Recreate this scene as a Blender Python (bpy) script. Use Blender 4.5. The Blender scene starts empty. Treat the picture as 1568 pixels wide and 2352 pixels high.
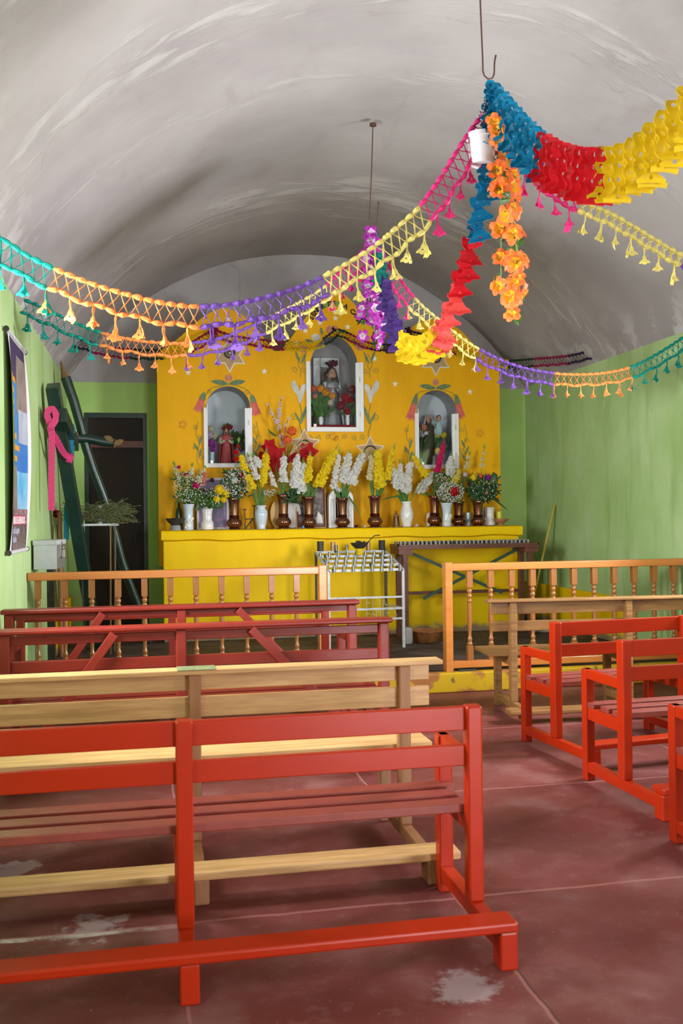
import bpy, bmesh, math, random
from mathutils import Vector, Matrix, Euler
random.seed(7)
rnd = random.random
def rr(a, b): return a + (b - a) * random.random()
D = bpy.data
C = bpy.context.scene.collection
SC = bpy.context.scene

# ---------------------------------------------------------------- camera
F_PX, CX, CY = 2200.0, 784.0, 1176.0
YAW, PITCH, ROLL, EYE = math.radians(11.16), 9.0 / 2200.0, 0.012, 1.55
_F = Vector((math.sin(YAW) * math.cos(PITCH), math.cos(YAW) * math.cos(PITCH), math.sin(PITCH)))
_R0 = Vector((math.cos(YAW), -math.sin(YAW), 0))
_U0 = _R0.cross(_F)
_R = _R0 * math.cos(ROLL) - _U0 * math.sin(ROLL)
_U = _U0 * math.cos(ROLL) + _R0 * math.sin(ROLL)
cam_d = D.cameras.new('camera'); cam = D.objects.new('camera', cam_d); C.objects.link(cam)
cam_d.sensor_fit = 'VERTICAL'; cam_d.sensor_height = 36.0; cam_d.lens = 36.0 * F_PX / 2352.0
cam.matrix_world = Matrix(((_R.x, _U.x, -_F.x, 0), (_R.y, _U.y, -_F.y, 0), (_R.z, _U.z, -_F.z, EYE), (0, 0, 0, 1)))
cam_d.clip_start = 0.05
cam_d.dof.use_dof = True; cam_d.dof.focus_distance = 10.5; cam_d.dof.aperture_fstop = 5.6
SC.camera = cam

# measuring helpers: where a sight line meets a real plane of the room
EYEV = Vector((0, 0, EYE))
def ray(px, py): return _F + _R * ((px - CX) / F_PX) - _U * ((py - CY) / F_PX)
def PY(px, py, Y):
    d = ray(px, py); return EYEV + d * (Y / d.y)
def PXp(px, py, X):
    d = ray(px, py); return EYEV + d * (X / d.x)
def PZ(px, py, z):
    d = ray(px, py); return EYEV + d * ((z - EYE) / d.z)
def PL(px, py, a, b):
    n = Vector((b[1] - a[1], a[0] - b[0], 0)); d = ray(px, py)
    return EYEV + d * (n.dot(Vector((a[0], a[1], 0))) / n.dot(d))

# ---------------------------------------------------------------- light
SC.view_settings.view_transform = 'Standard'; SC.view_settings.look = 'None'
SC.view_settings.exposure = 0.0; SC.view_settings.gamma = 1.0; SC.view_settings.use_curve_mapping = False
world = D.worlds.new('sky'); SC.world = world; world.use_nodes = True
world.node_tree.nodes['Background'].inputs[0].default_value = (0.80, 0.88, 1.0, 1)
world.node_tree.nodes['Background'].inputs[1].default_value = 1.0
def area(name, loc, target, sx, sy, power, col):
    l = D.lights.new(name, 'AREA'); l.shape = 'RECTANGLE'; l.size = sx; l.size_y = sy; l.energy = power; l.color = col
    o = D.objects.new(name, l); C.objects.link(o); o.location = loc
    o.rotation_euler = (Vector(target) - Vector(loc)).to_track_quat('-Z', 'Y').to_euler(); return o
# daylight through the doorway behind the camera and the windows of the side walls
area('doorway_daylight', (2.8, -3.35, 1.35), (2.0, 6, 1.9), 1.7, 2.3, 310, (0.98, 0.96, 1.0))
area('doorway_ground_glow', (2.8, -3.6, 0.25), (1.9, 4.5, 4.6), 1.7, 1.2, 80, (0.98, 0.94, 0.98))
area('left_window_daylight', (-1.62, 5.1, 2.05), (4.8, 8.8, 1.5), 1.5, 1.3, 400, (0.95, 0.98, 1.0))
area('left_rear_window_daylight', (-1.62, 1.2, 2.05), (4.8, 2.6, 1.2), 1.5, 1.3, 110, (0.95, 0.98, 1.0))
area('right_window_daylight', (5.60, 6.3, 2.05), (-.2, 8.6, 1.6), 1.7, 1.3, 640, (0.98, 0.97, 1.0))
area('right_rear_window_daylight', (5.28, 1.4, 2.05), (-1, 2.9, 1.2), 1.5, 1.3, 110, (0.98, 0.97, 1.0))

# ---------------------------------------------------------------- mesh builder
def _basis(d, up=(0, 0, 1)):
    d = Vector(d).normalized(); up = Vector(up)
    if abs(d.dot(up)) > 0.995: up = Vector((0, 1, 0))
    x = d.cross(up).normalized(); y = x.cross(d).normalized()
    return x, y, d
class MB:
    def __init__(s, off=None): s.v = []; s.f = []; s.mi = []; s.cur = 0; s.off = Vector(off) if off is not None else None
    def add(s, vs, fs, m=None):
        n = len(s.v); s.v += [Vector(p) for p in vs]
        for q in fs: s.f.append([n + i for i in q]); s.mi.append(s.cur if m is None else m)
        return s
    def box(s, c, sz, R=None):
        c = Vector(c); hx, hy, hz = sz[0] / 2, sz[1] / 2, sz[2] / 2
        vs = [Vector((x, y, z)) for x in (-hx, hx) for y in (-hy, hy) for z in (-hz, hz)]
        if R: vs = [R @ p for p in vs]
        return s.add([c + p for p in vs], [(0, 1, 3, 2), (4, 6, 7, 5), (0, 4, 5, 1), (2, 3, 7, 6), (0, 2, 6, 4), (1, 5, 7, 3)])
    def bb(s, a, b):
        return s.box([(a[i] + b[i]) / 2 for i in range(3)], [abs(b[i] - a[i]) for i in range(3)])
    def beam(s, p0, p1, w, h, up=(0, 0, 1)):
        p0, p1 = Vector(p0), Vector(p1); x, y, d = _basis(p1 - p0, up); vs = []
        for p in (p0, p1):
            for a, b in ((-1, -1), (1, -1), (1, 1), (-1, 1)): vs.append(p + x * a * w / 2 + y * b * h / 2)
        return s.add(vs, [(3, 2, 1, 0), (4, 5, 6, 7), (0, 1, 5, 4), (1, 2, 6, 5), (2, 3, 7, 6), (3, 0, 4, 7)])
    def tube(s, pts, r, n=8, flat=1.0, up=(0, 0, 1)):
        pts = [Vector(p) for p in pts]; k = len(pts)
        rs = r if isinstance(r, (list, tuple)) else [r] * k
        vs = []; prev = None
        for i, p in enumerate(pts):
            d = (pts[min(i + 1, k - 1)] - pts[max(i - 1, 0)])
            if d.length < 1e-9: d = Vector((0, 0, 1))
            d.normalize()
            if prev is None: x, y, _ = _basis(d, up)
            else:
                x = prev - d * prev.dot(d)
                x = x.normalized() if x.length > 1e-6 else _basis(d, up)[0]
                y = x.cross(d).normalized()
            prev = x
            for j in range(n):
                a = 2 * math.pi * j / n
                vs.append(p + x * math.cos(a) * rs[i] + y * math.sin(a) * rs[i] * flat)
        fs = [(i * n + j, i * n + (j + 1) % n, (i + 1) * n + (j + 1) % n, (i + 1) * n + j) for i in range(k - 1) for j in range(n)]
        fs += [tuple(range(n - 1, -1, -1)), tuple((k - 1) * n + j for j in range(n))]
        return s.add(vs, fs)
    def lathe(s, prof, n=24, c=(0, 0, 0), fold=None, cap=True, sx=1, sy=1):
        c = Vector(c); vs = []; k = len(prof)
        for i, (r, z) in enumerate(prof):
            for j in range(n):
                a = 2 * math.pi * j / n; q = r * (fold(a, z) if fold else 1)
                vs.append(c + Vector((math.cos(a) * q * sx, math.sin(a) * q * sy, z)))
        fs = [(i * n + j, i * n + (j + 1) % n, (i + 1) * n + (j + 1) % n, (i + 1) * n + j) for i in range(k - 1) for j in range(n)]
        if cap: fs += [tuple(range(n - 1, -1, -1)), tuple((k - 1) * n + j for j in range(n))]
        return s.add(vs, fs)
    def ell(s, c, r, n=10, m=7, R=None):
        c = Vector(c); r = r if isinstance(r, (tuple, list)) else (r, r, r); vs = []
        for i in range(1, m):
            t = math.pi * i / m
            for j in range(n):
                a = 2 * math.pi * j / n
                vs.append(Vector((math.sin(t) * math.cos(a) * r[0], math.sin(t) * math.sin(a) * r[1], math.cos(t) * r[2])))
        vs += [Vector((0, 0, r[2])), Vector((0, 0, -r[2]))]
        if R: vs = [R @ p for p in vs]
        T, B = (m - 1) * n, (m - 1) * n + 1
        fs = [(i * n + j, (i + 1) * n + j, (i + 1) * n + (j + 1) % n, i * n + (j + 1) % n) for i in range(m - 2) for j in range(n)]
        fs += [(T, j, (j + 1) % n) for j in range(n)] + [(B, (m - 2) * n + (j + 1) % n, (m - 2) * n + j) for j in range(n)]
        return s.add([c + p for p in vs], fs)
    def shape(s, sh, M):
        return s.add([M @ p for p in sh[0]], sh[1])
    def build(s, name, mats, parent=None, smooth=False, bevel=0.0, label=None, sub=0):
        me = D.meshes.new(name)
        off = s.off
        if off is None and parent is None:
            xs = [p.x for p in s.v]; ys = [p.y for p in s.v]; zs = [p.z for p in s.v]
            off = Vector(((min(xs) + max(xs)) / 2, (min(ys) + max(ys)) / 2, min(zs)))
            loc = off
        else: loc = None
        vs = [p - off for p in s.v] if off is not None else s.v
        me.from_pydata([tuple(p) for p in vs], [], s.f)
        if not isinstance(mats, (list, tuple)): mats = [mats]
        for m in mats: me.materials.append(m)
        if len(mats) > 1:
            for p, i in zip(me.polygons, s.mi): p.material_index = i
        if smooth:
            for p in me.polygons: p.use_smooth = True
            if smooth == 'auto': me.set_sharp_from_angle(angle=0.7)
        me.validate()
        o = D.objects.new(name, me); C.objects.link(o)
        if loc is not None: o.location = loc
        if parent is not None: o.parent = parent
        if bevel:
            b = o.modifiers.new('edge', 'BEVEL'); b.width = bevel; b.segments = 2; b.limit_method = 'ANGLE'
        if sub:
            b = o.modifiers.new('soft', 'SUBSURF'); b.levels = sub; b.render_levels = sub
        if label: o['label'] = label
        return o
def tag(o, label=None, cat=None, group=None, kind=None):
    if label: o['label'] = label
    if cat: o['category'] = cat
    if group: o['group'] = group
    if kind: o['kind'] = kind
    return o
def thing(name, loc, label, cat, group=None, rz=0):
    o = D.objects.new(name, None); C.objects.link(o); o.location = loc; o.rotation_euler = (0, 0, rz)
    o.empty_display_size = 0.1
    return tag(o, label, cat, group)
def kids(o): return [c for c in D.objects if c.parent == o]
def copy_tree(o, parent=None):
    c = o.copy(); C.objects.link(c); c.parent = parent
    for ch in kids(o): copy_tree(ch, c)
    return c
def fill2d(loops, ext=0.002):
    """filled flat shape (outer loop and holes) of the given thickness; x,y -> mesh verts/faces"""
    cu = D.curves.new('t', 'CURVE'); cu.dimensions = '2D'; cu.fill_mode = 'BOTH'; cu.extrude = ext / 2
    for lp in loops:
        sp = cu.splines.new('POLY'); sp.points.add(len(lp) - 1)
        for i, p in enumerate(lp): sp.points[i].co = (p[0], p[1], 0, 1)
        sp.use_cyclic_u = True
    o = D.objects.new('t', cu); C.objects.link(o); bpy.context.view_layer.update()
    me = D.meshes.new_from_object(o.evaluated_get(bpy.context.evaluated_depsgraph_get()))
    r = ([v.co.copy() for v in me.vertices], [tuple(p.vertices) for p in me.polygons])
    D.objects.remove(o); D.curves.remove(cu); D.meshes.remove(me); return r
def text2d(txt, size=0.1, ext=0.003, align='CENTER', bold=0.0):
    cu = D.curves.new('t', 'FONT'); cu.body = txt; cu.size = size; cu.extrude = ext / 2; cu.align_x = align; cu.offset = bold
    cu.resolution_u = 3
    o = D.objects.new('t', cu); C.objects.link(o); bpy.context.view_layer.update()
    me = D.meshes.new_from_object(o.evaluated_get(bpy.context.evaluated_depsgraph_get()))
    r = ([v.co.copy() for v in me.vertices], [tuple(p.vertices) for p in me.polygons])
    D.objects.remove(o); D.curves.remove(cu); D.meshes.remove(me); return r
# a flat x,y drawing stood up facing the room (-Y), facing left wall's or right wall's inside
FACE_S = Matrix(((1, 0, 0), (0, 0, -1), (0, 1, 0))).to_4x4()
FACE_E = Matrix(((0, 0, 1), (1, 0, 0), (0, 1, 0))).to_4x4()
FACE_W = Matrix(((0, 0, -1), (-1, 0, 0), (0, 1, 0))).to_4x4()
def T(x, y, z): return Matrix.Translation((x, y, z))
def smooth_path(pts, n):
    """Catmull-Rom through points, n samples of equal arc length"""
    pts = [Vector(p) for p in pts]; q = [pts[0] * 2 - pts[1]] + pts + [pts[-1] * 2 - pts[-2]]; out = []
    for i in range(1, len(q) - 2):
        for k in range(12):
            t = k / 12; a, b, c, d = q[i - 1], q[i], q[i + 1], q[i + 2]
            out.append(0.5 * ((2 * b) + (c - a) * t + (2 * a - 5 * b + 4 * c - d) * t * t + (3 * b - a - 3 * c + d) * t ** 3))
    out.append(pts[-1]); L = [0]
    for i in range(1, len(out)): L.append(L[-1] + (out[i] - out[i - 1]).length)
    if n is None: return out, L[-1]
    r = []; j = 0
    for k in range(n):
        s = L[-1] * k / (n - 1)
        while j < len(L) - 2 and L[j + 1] < s: j += 1
        u = (s - L[j]) / max(1e-9, L[j + 1] - L[j]); r.append(out[j].lerp(out[j + 1], min(1, u)))
    return r

# ---------------------------------------------------------------- materials
def mat(name, col, rough=0.6, metal=0.0, col2=None, scale=6.0, amt=0.35, bump=0.0, bscale=40.0, stretch=(1, 1, 1), spec=0.5,
        coat=0.0, film=0.0, alpha_t=0.0, sss=0.0, trans=0.0, detail=5):
    m = D.materials.new(name); m.use_nodes = True; nt = m.node_tree; N = nt.nodes; L = nt.links; b = N['Principled BSDF']
    b.inputs['Roughness'].default_value = rough; b.inputs['Metallic'].default_value = metal
    b.inputs['Specular IOR Level'].default_value = spec
    b.inputs['Coat Weight'].default_value = coat; b.inputs['Coat Roughness'].default_value = 0.15
    if film: b.inputs['Thin Film Thickness'].default_value = film; b.inputs['Thin Film IOR'].default_value = 1.6
    if trans: b.inputs['Transmission Weight'].default_value = trans
    b.inputs['Base Color'].default_value = (*col, 1)
    if col2 or bump:
        tc = N.new('ShaderNodeTexCoord'); mp = N.new('ShaderNodeMapping'); mp.inputs['Scale'].default_value = stretch
        L.new(tc.outputs['Object'], mp.inputs[0])
    if col2:
        n = N.new('ShaderNodeTexNoise'); n.inputs['Scale'].default_value = scale; n.inputs['Detail'].default_value = detail
        n.inputs['Roughness'].default_value = 0.6
        L.new(mp.outputs[0], n.inputs['Vector'])
        r = N.new('ShaderNodeValToRGB'); r.color_ramp.elements[0].position = 0.5 - amt / 2; r.color_ramp.elements[1].position = 0.5 + amt / 2
        r.color_ramp.elements[0].color = (*col, 1); r.color_ramp.elements[1].color = (*col2, 1)
        L.new(n.outputs['Fac'], r.inputs[0]); L.new(r.outputs[0], b.inputs['Base Color'])
    if bump:
        n2 = N.new('ShaderNodeTexNoise'); n2.inputs['Scale'].default_value = bscale; n2.inputs['Detail'].default_value = 6
        L.new(mp.outputs[0], n2.inputs['Vector'])
        bp = N.new('ShaderNodeBump'); bp.inputs['Strength'].default_value = bump; bp.inputs['Distance'].default_value = 0.01
        L.new(n2.outputs['Fac'], bp.inputs['Height']); L.new(bp.outputs[0], b.inputs['Normal'])
    if alpha_t:   # thin tissue: part of the light passes through
        out = N['Material Output']; tr = N.new('ShaderNodeBsdfTranslucent'); tr.inputs[0].default_value = (*col, 1)
        mx = N.new('ShaderNodeMixShader'); mx.inputs[0].default_value = alpha_t
        L.new(b.outputs[0], mx.inputs[1]); L.new(tr.outputs[0], mx.inputs[2]); L.new(mx.outputs[0], out.inputs[0])
    return m
class G:
    """small node-graph helper for the big surfaces"""
    def __init__(s, name, rough=0.7):
        s.m = D.materials.new(name); s.m.use_nodes = True; s.nt = s.m.node_tree; s.b = s.nt.nodes['Principled BSDF']
        s.b.inputs['Roughness'].default_value = rough
        s.b.inputs['Specular IOR Level'].default_value = .18
        s.tc = s.nt.nodes.new('ShaderNodeTexCoord'); s.g = s.nt.nodes.new('ShaderNodeNewGeometry')
        s.sep = s.nt.nodes.new('ShaderNodeSeparateXYZ'); s.l(s.g.outputs['Position'], s.sep.inputs[0])
        s.x, s.y, s.z = s.sep.outputs
        s.pos = s.g.outputs['Position']
    def l(s, a, b): s.nt.links.new(a, b)
    def noise(s, scale, detail=5, stretch=None, rough=0.55, dist=0.0):
        n = s.nt.nodes.new('ShaderNodeTexNoise'); n.inputs['Scale'].default_value = scale; n.inputs['Detail'].default_value = detail
        n.inputs['Roughness'].default_value = rough; n.inputs['Distortion'].default_value = dist
        v = s.pos
        if stretch:
            mp = s.nt.nodes.new('ShaderNodeMapping'); mp.inputs['Scale'].default_value = stretch; s.l(v, mp.inputs[0]); v = mp.outputs[0]
        s.l(v, n.inputs['Vector']); return n.outputs['Fac']
    def math(s, op, a, b=None, clamp=False, c=None):
        n = s.nt.nodes.new('ShaderNodeMath'); n.operation = op; n.use_clamp = clamp
        for i, q in enumerate((a, b, c)):
            if q is None: continue
            if isinstance(q, (int, float)): n.inputs[i].default_value = q
            else: s.l(q, n.inputs[i])
        return n.outputs[0]
    def ramp(s, v, lo, hi):
        n = s.nt.nodes.new('ShaderNodeMapRange'); n.inputs['From Min'].default_value = lo; n.inputs['From Max'].default_value = hi
        n.interpolation_type = 'SMOOTHSTEP'; s.l(v, n.inputs['Value']); return n.outputs['Result']
    def mix(s, fac, a, b):
        n = s.nt.nodes.new('ShaderNodeMix'); n.data_type = 'RGBA'
        if isinstance(fac, (int, float)): n.inputs[0].default_value = fac
        else: s.l(fac, n.inputs[0])
        for i, q in ((6, a), (7, b)):
            if isinstance(q, tuple): n.inputs[i].default_value = (*q, 1)
            else: s.l(q, n.inputs[i])
        return n.outputs[2]
    def line(s, coord, at, w, wob=None, wamt=0.05):
        d = s.math('SUBTRACT', coord, at)
        if wob is not None: d = s.math('ADD', d, s.math('MULTIPLY', s.math('SUBTRACT', wob, 0.5), wamt))
        return s.math('SUBTRACT', 1.0, s.ramp(s.math('ABSOLUTE', d), w * 0.4, w))
    def spot(s, cx, cy, r, wob, wamt, ax=None, ay=None):
        ax = ax or s.x; ay = ay or s.y
        dx = s.math('SUBTRACT', ax, cx); dy = s.math('SUBTRACT', ay, cy)
        d = s.math('SQRT', s.math('ADD', s.math('MULTIPLY', dx, dx), s.math('MULTIPLY', dy, dy)))
        d = s.math('ADD', d, s.math('MULTIPLY', s.math('SUBTRACT', wob, 0.5), wamt))
        return s.math('SUBTRACT', 1.0, s.ramp(d, r * 0.55, r))
    def bump(s, h, st=0.3, dist=0.01):
        n = s.nt.nodes.new('ShaderNodeBump'); n.inputs['Strength'].default_value = st; n.inputs['Distance'].default_value = dist
        s.l(h, n.inputs['Height']); s.l(n.outputs[0], s.b.inputs['Normal'])
    def base(s, c): s.l(c, s.b.inputs['Base Color']); return s.m

# plaster of the side walls: flaking green limewash
g = G('green_plaster', 0.75)
c = g.mix(g.ramp(g.noise(1.1, 6), .35, .7), (.36, .53, .21), (.45, .61, .31))
c = g.mix(g.math('MULTIPLY', g.ramp(g.noise(1.6, 6, (2.5, 2.5, .5)), .50, .72), .55), c, (.25, .40, .12))
c = g.mix(g.math('MULTIPLY', g.ramp(g.noise(7, 8, (1.4, 1.4, .35)), .64, .76), .45), c, (.52, .66, .42))
g.bump(g.noise(9, 8), .35, .02); M_GREEN = g.base(c)
g = G('grey_plaster_vault', 0.8)
c = g.mix(g.ramp(g.noise(.9, 6), .3, .7), (.32, .292, .308), (.40, .370, .388))
c = g.mix(g.math('MULTIPLY', g.ramp(g.noise(3.0, 8, (1, .35, 1)), .58, .72), .35), c, (.27, .235, .235))
st = g.noise(2.2, 9, (.7, 3.2, .7), .65, .6)
wob = g.noise(.8, 5)
wob2 = g.noise(4.0, 6)
flake = None
for yy, w, k in ((4.35, .22, .8), (5.9, .30, .8), (7.0, .14, .5), (9.75, .45, 1.0), (10.3, .10, .5)):
    q = g.math('MULTIPLY', g.line(g.y, yy, w, wob, 1.4), k); flake = q if flake is None else g.math('MAXIMUM', flake, q)
patch = g.math('MULTIPLY', flake, g.ramp(st, .46, .60))
c = g.mix(g.math('MULTIPLY', patch, .36), c, (.64, .62, .64))
scr = g.math('MULTIPLY', g.ramp(g.noise(5, 9, (.35, 2.6, .35), .6, 1.0), .68, .78), .28)
c = g.mix(scr, c, (.50, .48, .49))
crk = None
for yy, w in ((4.6, .012), (6.15, .014), (9.95, .010)):
    q = g.math('MULTIPLY', g.line(g.y, yy, w, wob, 1.4), g.ramp(wob2, .42, .6)); crk = q if crk is None else g.math('MAXIMUM', crk, q)
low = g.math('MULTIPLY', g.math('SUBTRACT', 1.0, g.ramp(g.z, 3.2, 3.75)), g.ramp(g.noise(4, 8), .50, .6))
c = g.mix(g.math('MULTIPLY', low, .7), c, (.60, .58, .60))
c = g.mix(g.math('MULTIPLY', crk, .6), c, (.30, .27, .25))
h = g.math('ADD', g.math('MULTIPLY', g.noise(3, 8, (.6, 2, .6)), .5), g.math('MULTIPLY', patch, .5)); g.bump(h, .5, .03); M_VAULT = g.base(c)
# altar end wall: grey above the springing, green below
g = G('end_wall_plaster', 0.8)
grey = g.mix(g.ramp(g.noise(1.5, 8), .35, .65), (.38, .355, .38), (.47, .445, .47))
crk = g.math('MAXIMUM', g.line(g.x, 1.05, .010, g.noise(1.6, 5), .5), g.line(g.x, 0.2, .006, g.noise(1.2, 5), .5))
grey = g.mix(g.math('MULTIPLY', crk, .25), grey, (.16, .14, .14))
gr = g.mix(g.ramp(g.noise(1.3, 6), .3, .7), (.42, .66, .20), (.50, .72, .26))
c = g.mix(g.ramp(g.math('ADD', g.z, g.math('MULTIPLY', g.noise(2, 4), .03)), 3.215, 3.225), gr, grey)
g.bump(g.noise(9, 8), .3, .015); M_END = g.base(c)
# floor: dusty red cement with joints and whitewash splashes
g = G('red_cement_floor', 0.42)
c = g.mix(g.ramp(g.noise(1.3, 7), .35, .68), (.135, .030, .027), (.180, .052, .048))
c = g.mix(g.math('MULTIPLY', g.ramp(g.noise(2.6, 8), .48, .75), .50), c, (.25, .125, .12))
c = g.mix(g.math('MULTIPLY', g.ramp(g.noise(9, 9, None, .75), .50, .75), .35), c, (.30, .17, .165))
c = g.mix(g.math('MULTIPLY', g.ramp(g.noise(60, 4), .66, .76), .6), c, (.50, .33, .32))
wb = g.noise(2.5, 6); w3 = g.noise(7, 8, None, .7)
j = None
for ax, at, ww in ((g.y, 3.72, .012), (g.y, 5.15, .010), (g.y, 2.28, .010), (g.y, 6.6, .010), (g.x, 1.19, .010), (g.x, .10, .008), (g.x, 3.3, .01)):
    q = g.line(ax, at, ww, wb, .05); j = q if j is None else g.math('MAXIMUM', j, q)
c = g.mix(g.math('MULTIPLY', j, .6), c, (.36, .15, .14))
jd = g.line(g.x, 1.20, .006, wb, .05); c = g.mix(g.math('MULTIPLY', jd, .7), c, (.06, .03, .03))
sp = g.math('MAXIMUM', g.spot(1.0, 3.02, .14, w3, .42), g.spot(-.24, 3.78, .13, w3, .5))
sp = g.math('MAXIMUM', sp, g.spot(-.62, 4.45, .13, w3, .5)); sp = g.math('MAXIMUM', sp, g.spot(-.45, 2.75, .12, w3, .5))
c = g.mix(g.math('MULTIPLY', sp, .50), c, (.50, .40, .44))
wl = g.math('MULTIPLY', g.line(g.y, 3.70, .022, wb, .06), g.math('SUBTRACT', 1.0, g.ramp(g.x, -.35, .25)))
c = g.mix(g.math('MULTIPLY', wl, g.ramp(w3, .35, .6)), c, (.60, .52, .52))
g.l(g.math('ADD', .34, g.math('MULTIPLY', g.noise(4, 6), .25)), g.b.inputs['Roughness'])
g.bump(g.noise(6, 8), .22, .012); M_FLOOR = g.base(c)
g = G('dark_cement_platform', 0.7)
c = g.mix(g.ramp(g.noise(3, 8), .35, .7), (.055, .035, .032), (.12, .085, .08)); g.bump(g.noise(12, 8), .4, .01); M_PLAT = g.base(c)
g = G('worn_yellow_kerb', 0.6)
c = g.mix(g.ramp(g.noise(3.5, 8), .50, .58), (.50, .31, .012), (.33, .13, .04))
c = g.mix(g.ramp(g.noise(8, 8), .60, .66), c, (.16, .12, .03)); M_KERB = g.base(c)
# altar paint
g = G('ochre_yellow_paint', 0.55)
c = g.mix(g.ramp(g.noise(1.4, 6, (2, 2, .6)), .3, .7), (.78, .375, .002), (.85, .43, .003))
c = g.mix(g.math('MULTIPLY', g.ramp(g.noise(14, 6, (4, 4, .3)), .55, .75), .25), c, (.56, .27, .004))
c = g.mix(g.math('MULTIPLY', g.ramp(g.noise(3.2, 3), .70, .72), .6), c, (.80, .50, .01))
g.bump(g.noise(10, 6, (3, 3, .4)), .15, .01); M_OCHRE = g.base(c)
g = G('bright_yellow_paint', 0.5)
c = g.mix(g.ramp(g.noise(1.4, 6, (2, 2, .6)), .3, .7), (.90, .54, .002), (.95, .63, .003))
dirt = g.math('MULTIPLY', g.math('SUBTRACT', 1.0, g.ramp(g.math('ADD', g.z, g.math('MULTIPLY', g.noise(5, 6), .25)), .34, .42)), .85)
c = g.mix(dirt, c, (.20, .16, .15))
c = g.mix(g.math('MULTIPLY', g.ramp(g.noise(5, 8, (4, 4, .25)), .70, .74), .5), c, (.88, .76, .35))
g.bump(g.noise(10, 6, (2, 2, .6)), .15, .01); M_YEL = g.base(c)

M = {}
def mk(k, *a, **kw): M[k] = mat(k, *a, **kw); return M[k]
mk('red_paint', (.42, .022, .002), .30, col2=(.33, .015, .0015), scale=3, amt=.5, bump=.06, bscale=8, stretch=(.4, 1, 1), spec=.35)
mk('red_paint_worn', (.25, .04, .028), .45, col2=(.20, .03, .022), scale=14, amt=.4, bump=.1, bscale=12)
mk('maroon_paint', (.22, .020, .012), .34, col2=(.16, .014, .009), scale=4, amt=.5, bump=.12, bscale=16, spec=.35)
mk('pale_wood', (.64, .38, .17), .45, col2=(.44, .235, .09), scale=6, amt=.3, stretch=(.55, 7, 7), detail=8)
mk('oak_wood', (.30, .15, .05), .42, col2=(.17, .075, .022), scale=6, amt=.3, stretch=(.5, 7, 7), detail=8)
mk('post_wood', (.34, .15, .065), .5, col2=(.24, .10, .04), scale=5, amt=.45, stretch=(7, 7, .6), detail=8)
mk('varnished_rail', (.58, .21, .045), .32, col2=(.46, .14, .026), scale=4, amt=.45, stretch=(.5, 6, 6), detail=7, coat=.3)
mk('varnished_baluster', (.34, .125, .03), .32, col2=(.25, .085, .02), scale=6, amt=.45, stretch=(6, 6, .7), detail=7, coat=.3)
mk('white_metal', (.66, .68, .72), .45, col2=(.50, .52, .55), scale=40, amt=.3)
mk('white_frame', (.80, .80, .84), .45)
mk('dark_green_paint', (.010, .040, .032), .35, col2=(.006, .024, .02), scale=6, amt=.4, bump=.15, bscale=20, coat=.2)
mk('raw_wood', (.22, .13, .05), .8, col2=(.15, .085, .035), scale=12, amt=.4)
mk('door_brown', (.014, .008, .006), .75, col2=(.030, .018, .014), scale=3, amt=.5, bump=.1, bscale=6)
mk('brown_metal', (.16, .045, .028), .45, col2=(.10, .03, .02), scale=12, amt=.4)
mk('green_metal', (.03, .07, .05), .5)
mk('dark_iron', (.035, .03, .028), .5, metal=.4, col2=(.08, .07, .06), scale=20, amt=.4)
mk('rust_wire', (.11, .055, .045), .6, metal=.3)
mk('cup_metal', (.42, .42, .42), .35, metal=.8, col2=(.12, .11, .10), scale=60, amt=.4)
mk('copper_tin', (.45, .26, .16), .4, metal=.6)
mk('soot', (.03, .028, .026), .7)
mk('enamel', (.30, .085, .025), .35, col2=(.45, .20, .08), scale=18, amt=.3, coat=.3)
mk('bronze_lustre', (.32, .16, .06), .16, metal=.9, col2=(.22, .07, .09), scale=6, amt=.5, film=420, stretch=(.3, .3, 1))
mk('porcelain', (.78, .76, .78), .2, coat=.4)
mk('blue_porcelain', (.56, .66, .78), .2, coat=.4)
mk('dark_bottle', (.01, .035, .012), .1, coat=.5)
mk('cloudy_glass', (.32, .36, .40), .15, coat=.5)
mk('yellow_glass', (.62, .55, .03), .2, coat=.4)
mk('clay', (.42, .19, .10), .6, col2=(.30, .12, .06), scale=10, amt=.4)
mk('gilt', (.40, .26, .09), .4, metal=.5)
mk('maroon_mat', (.16, .012, .018), .6)
mk('photo_dark', (.055, .045, .045), .35, col2=(.28, .24, .22), scale=9, amt=.15)
mk('photo_blue', (.14, .20, .34), .35, col2=(.40, .18, .42), scale=22, amt=.2)
mk('card_white', (.72, .70, .72), .6)
mk('dark_inside', (.01, .01, .012), .7)
mk('niche_white', (.72, .76, .84), .75, col2=(.64, .68, .76), scale=5, amt=.5)
mk('niche_grey', (.46, .43, .44), .8, col2=(.34, .32, .33), scale=4, amt=.5)
mk('foil', (.80, .81, .84), .45, metal=.15, bump=.9, bscale=30)
mk('skin_paint', (.52, .28, .17), .5)
mk('hair_brown', (.045, .022, .012), .6)
mk('robe_red', (.42, .045, .06), .6)
mk('robe_brown', (.055, .030, .018), .7)
mk('robe_cream', (.55, .46, .30), .7)
mk('veil_white', (.70, .68, .70), .7)
mk('robe_blue', (.42, .55, .62), .7)
mk('grey_cloth', (.30, .30, .33), .4, metal=.4, bump=.5, bscale=25)
mk('eye_dark', (.02, .015, .012), .4)
mk('lip_red', (.40, .08, .07), .5)
mk('leaf', (.045, .13, .022), .5, col2=(.075, .20, .035), scale=14, amt=.4, alpha_t=.15)
mk('leaf_dark', (.018, .06, .018), .5, col2=(.03, .09, .025), scale=14, amt=.4)
mk('bud_green', (.22, .38, .05), .55, alpha_t=.2)
mk('stem', (.12, .25, .04), .6)
mk('dry_green', (.085, .10, .035), .8, col2=(.20, .22, .09), scale=30, amt=.4)
def petal(k, c, c2=None): return mk(k, c, .6, col2=c2, scale=25, amt=.5, alpha_t=.28, spec=.25)
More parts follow.
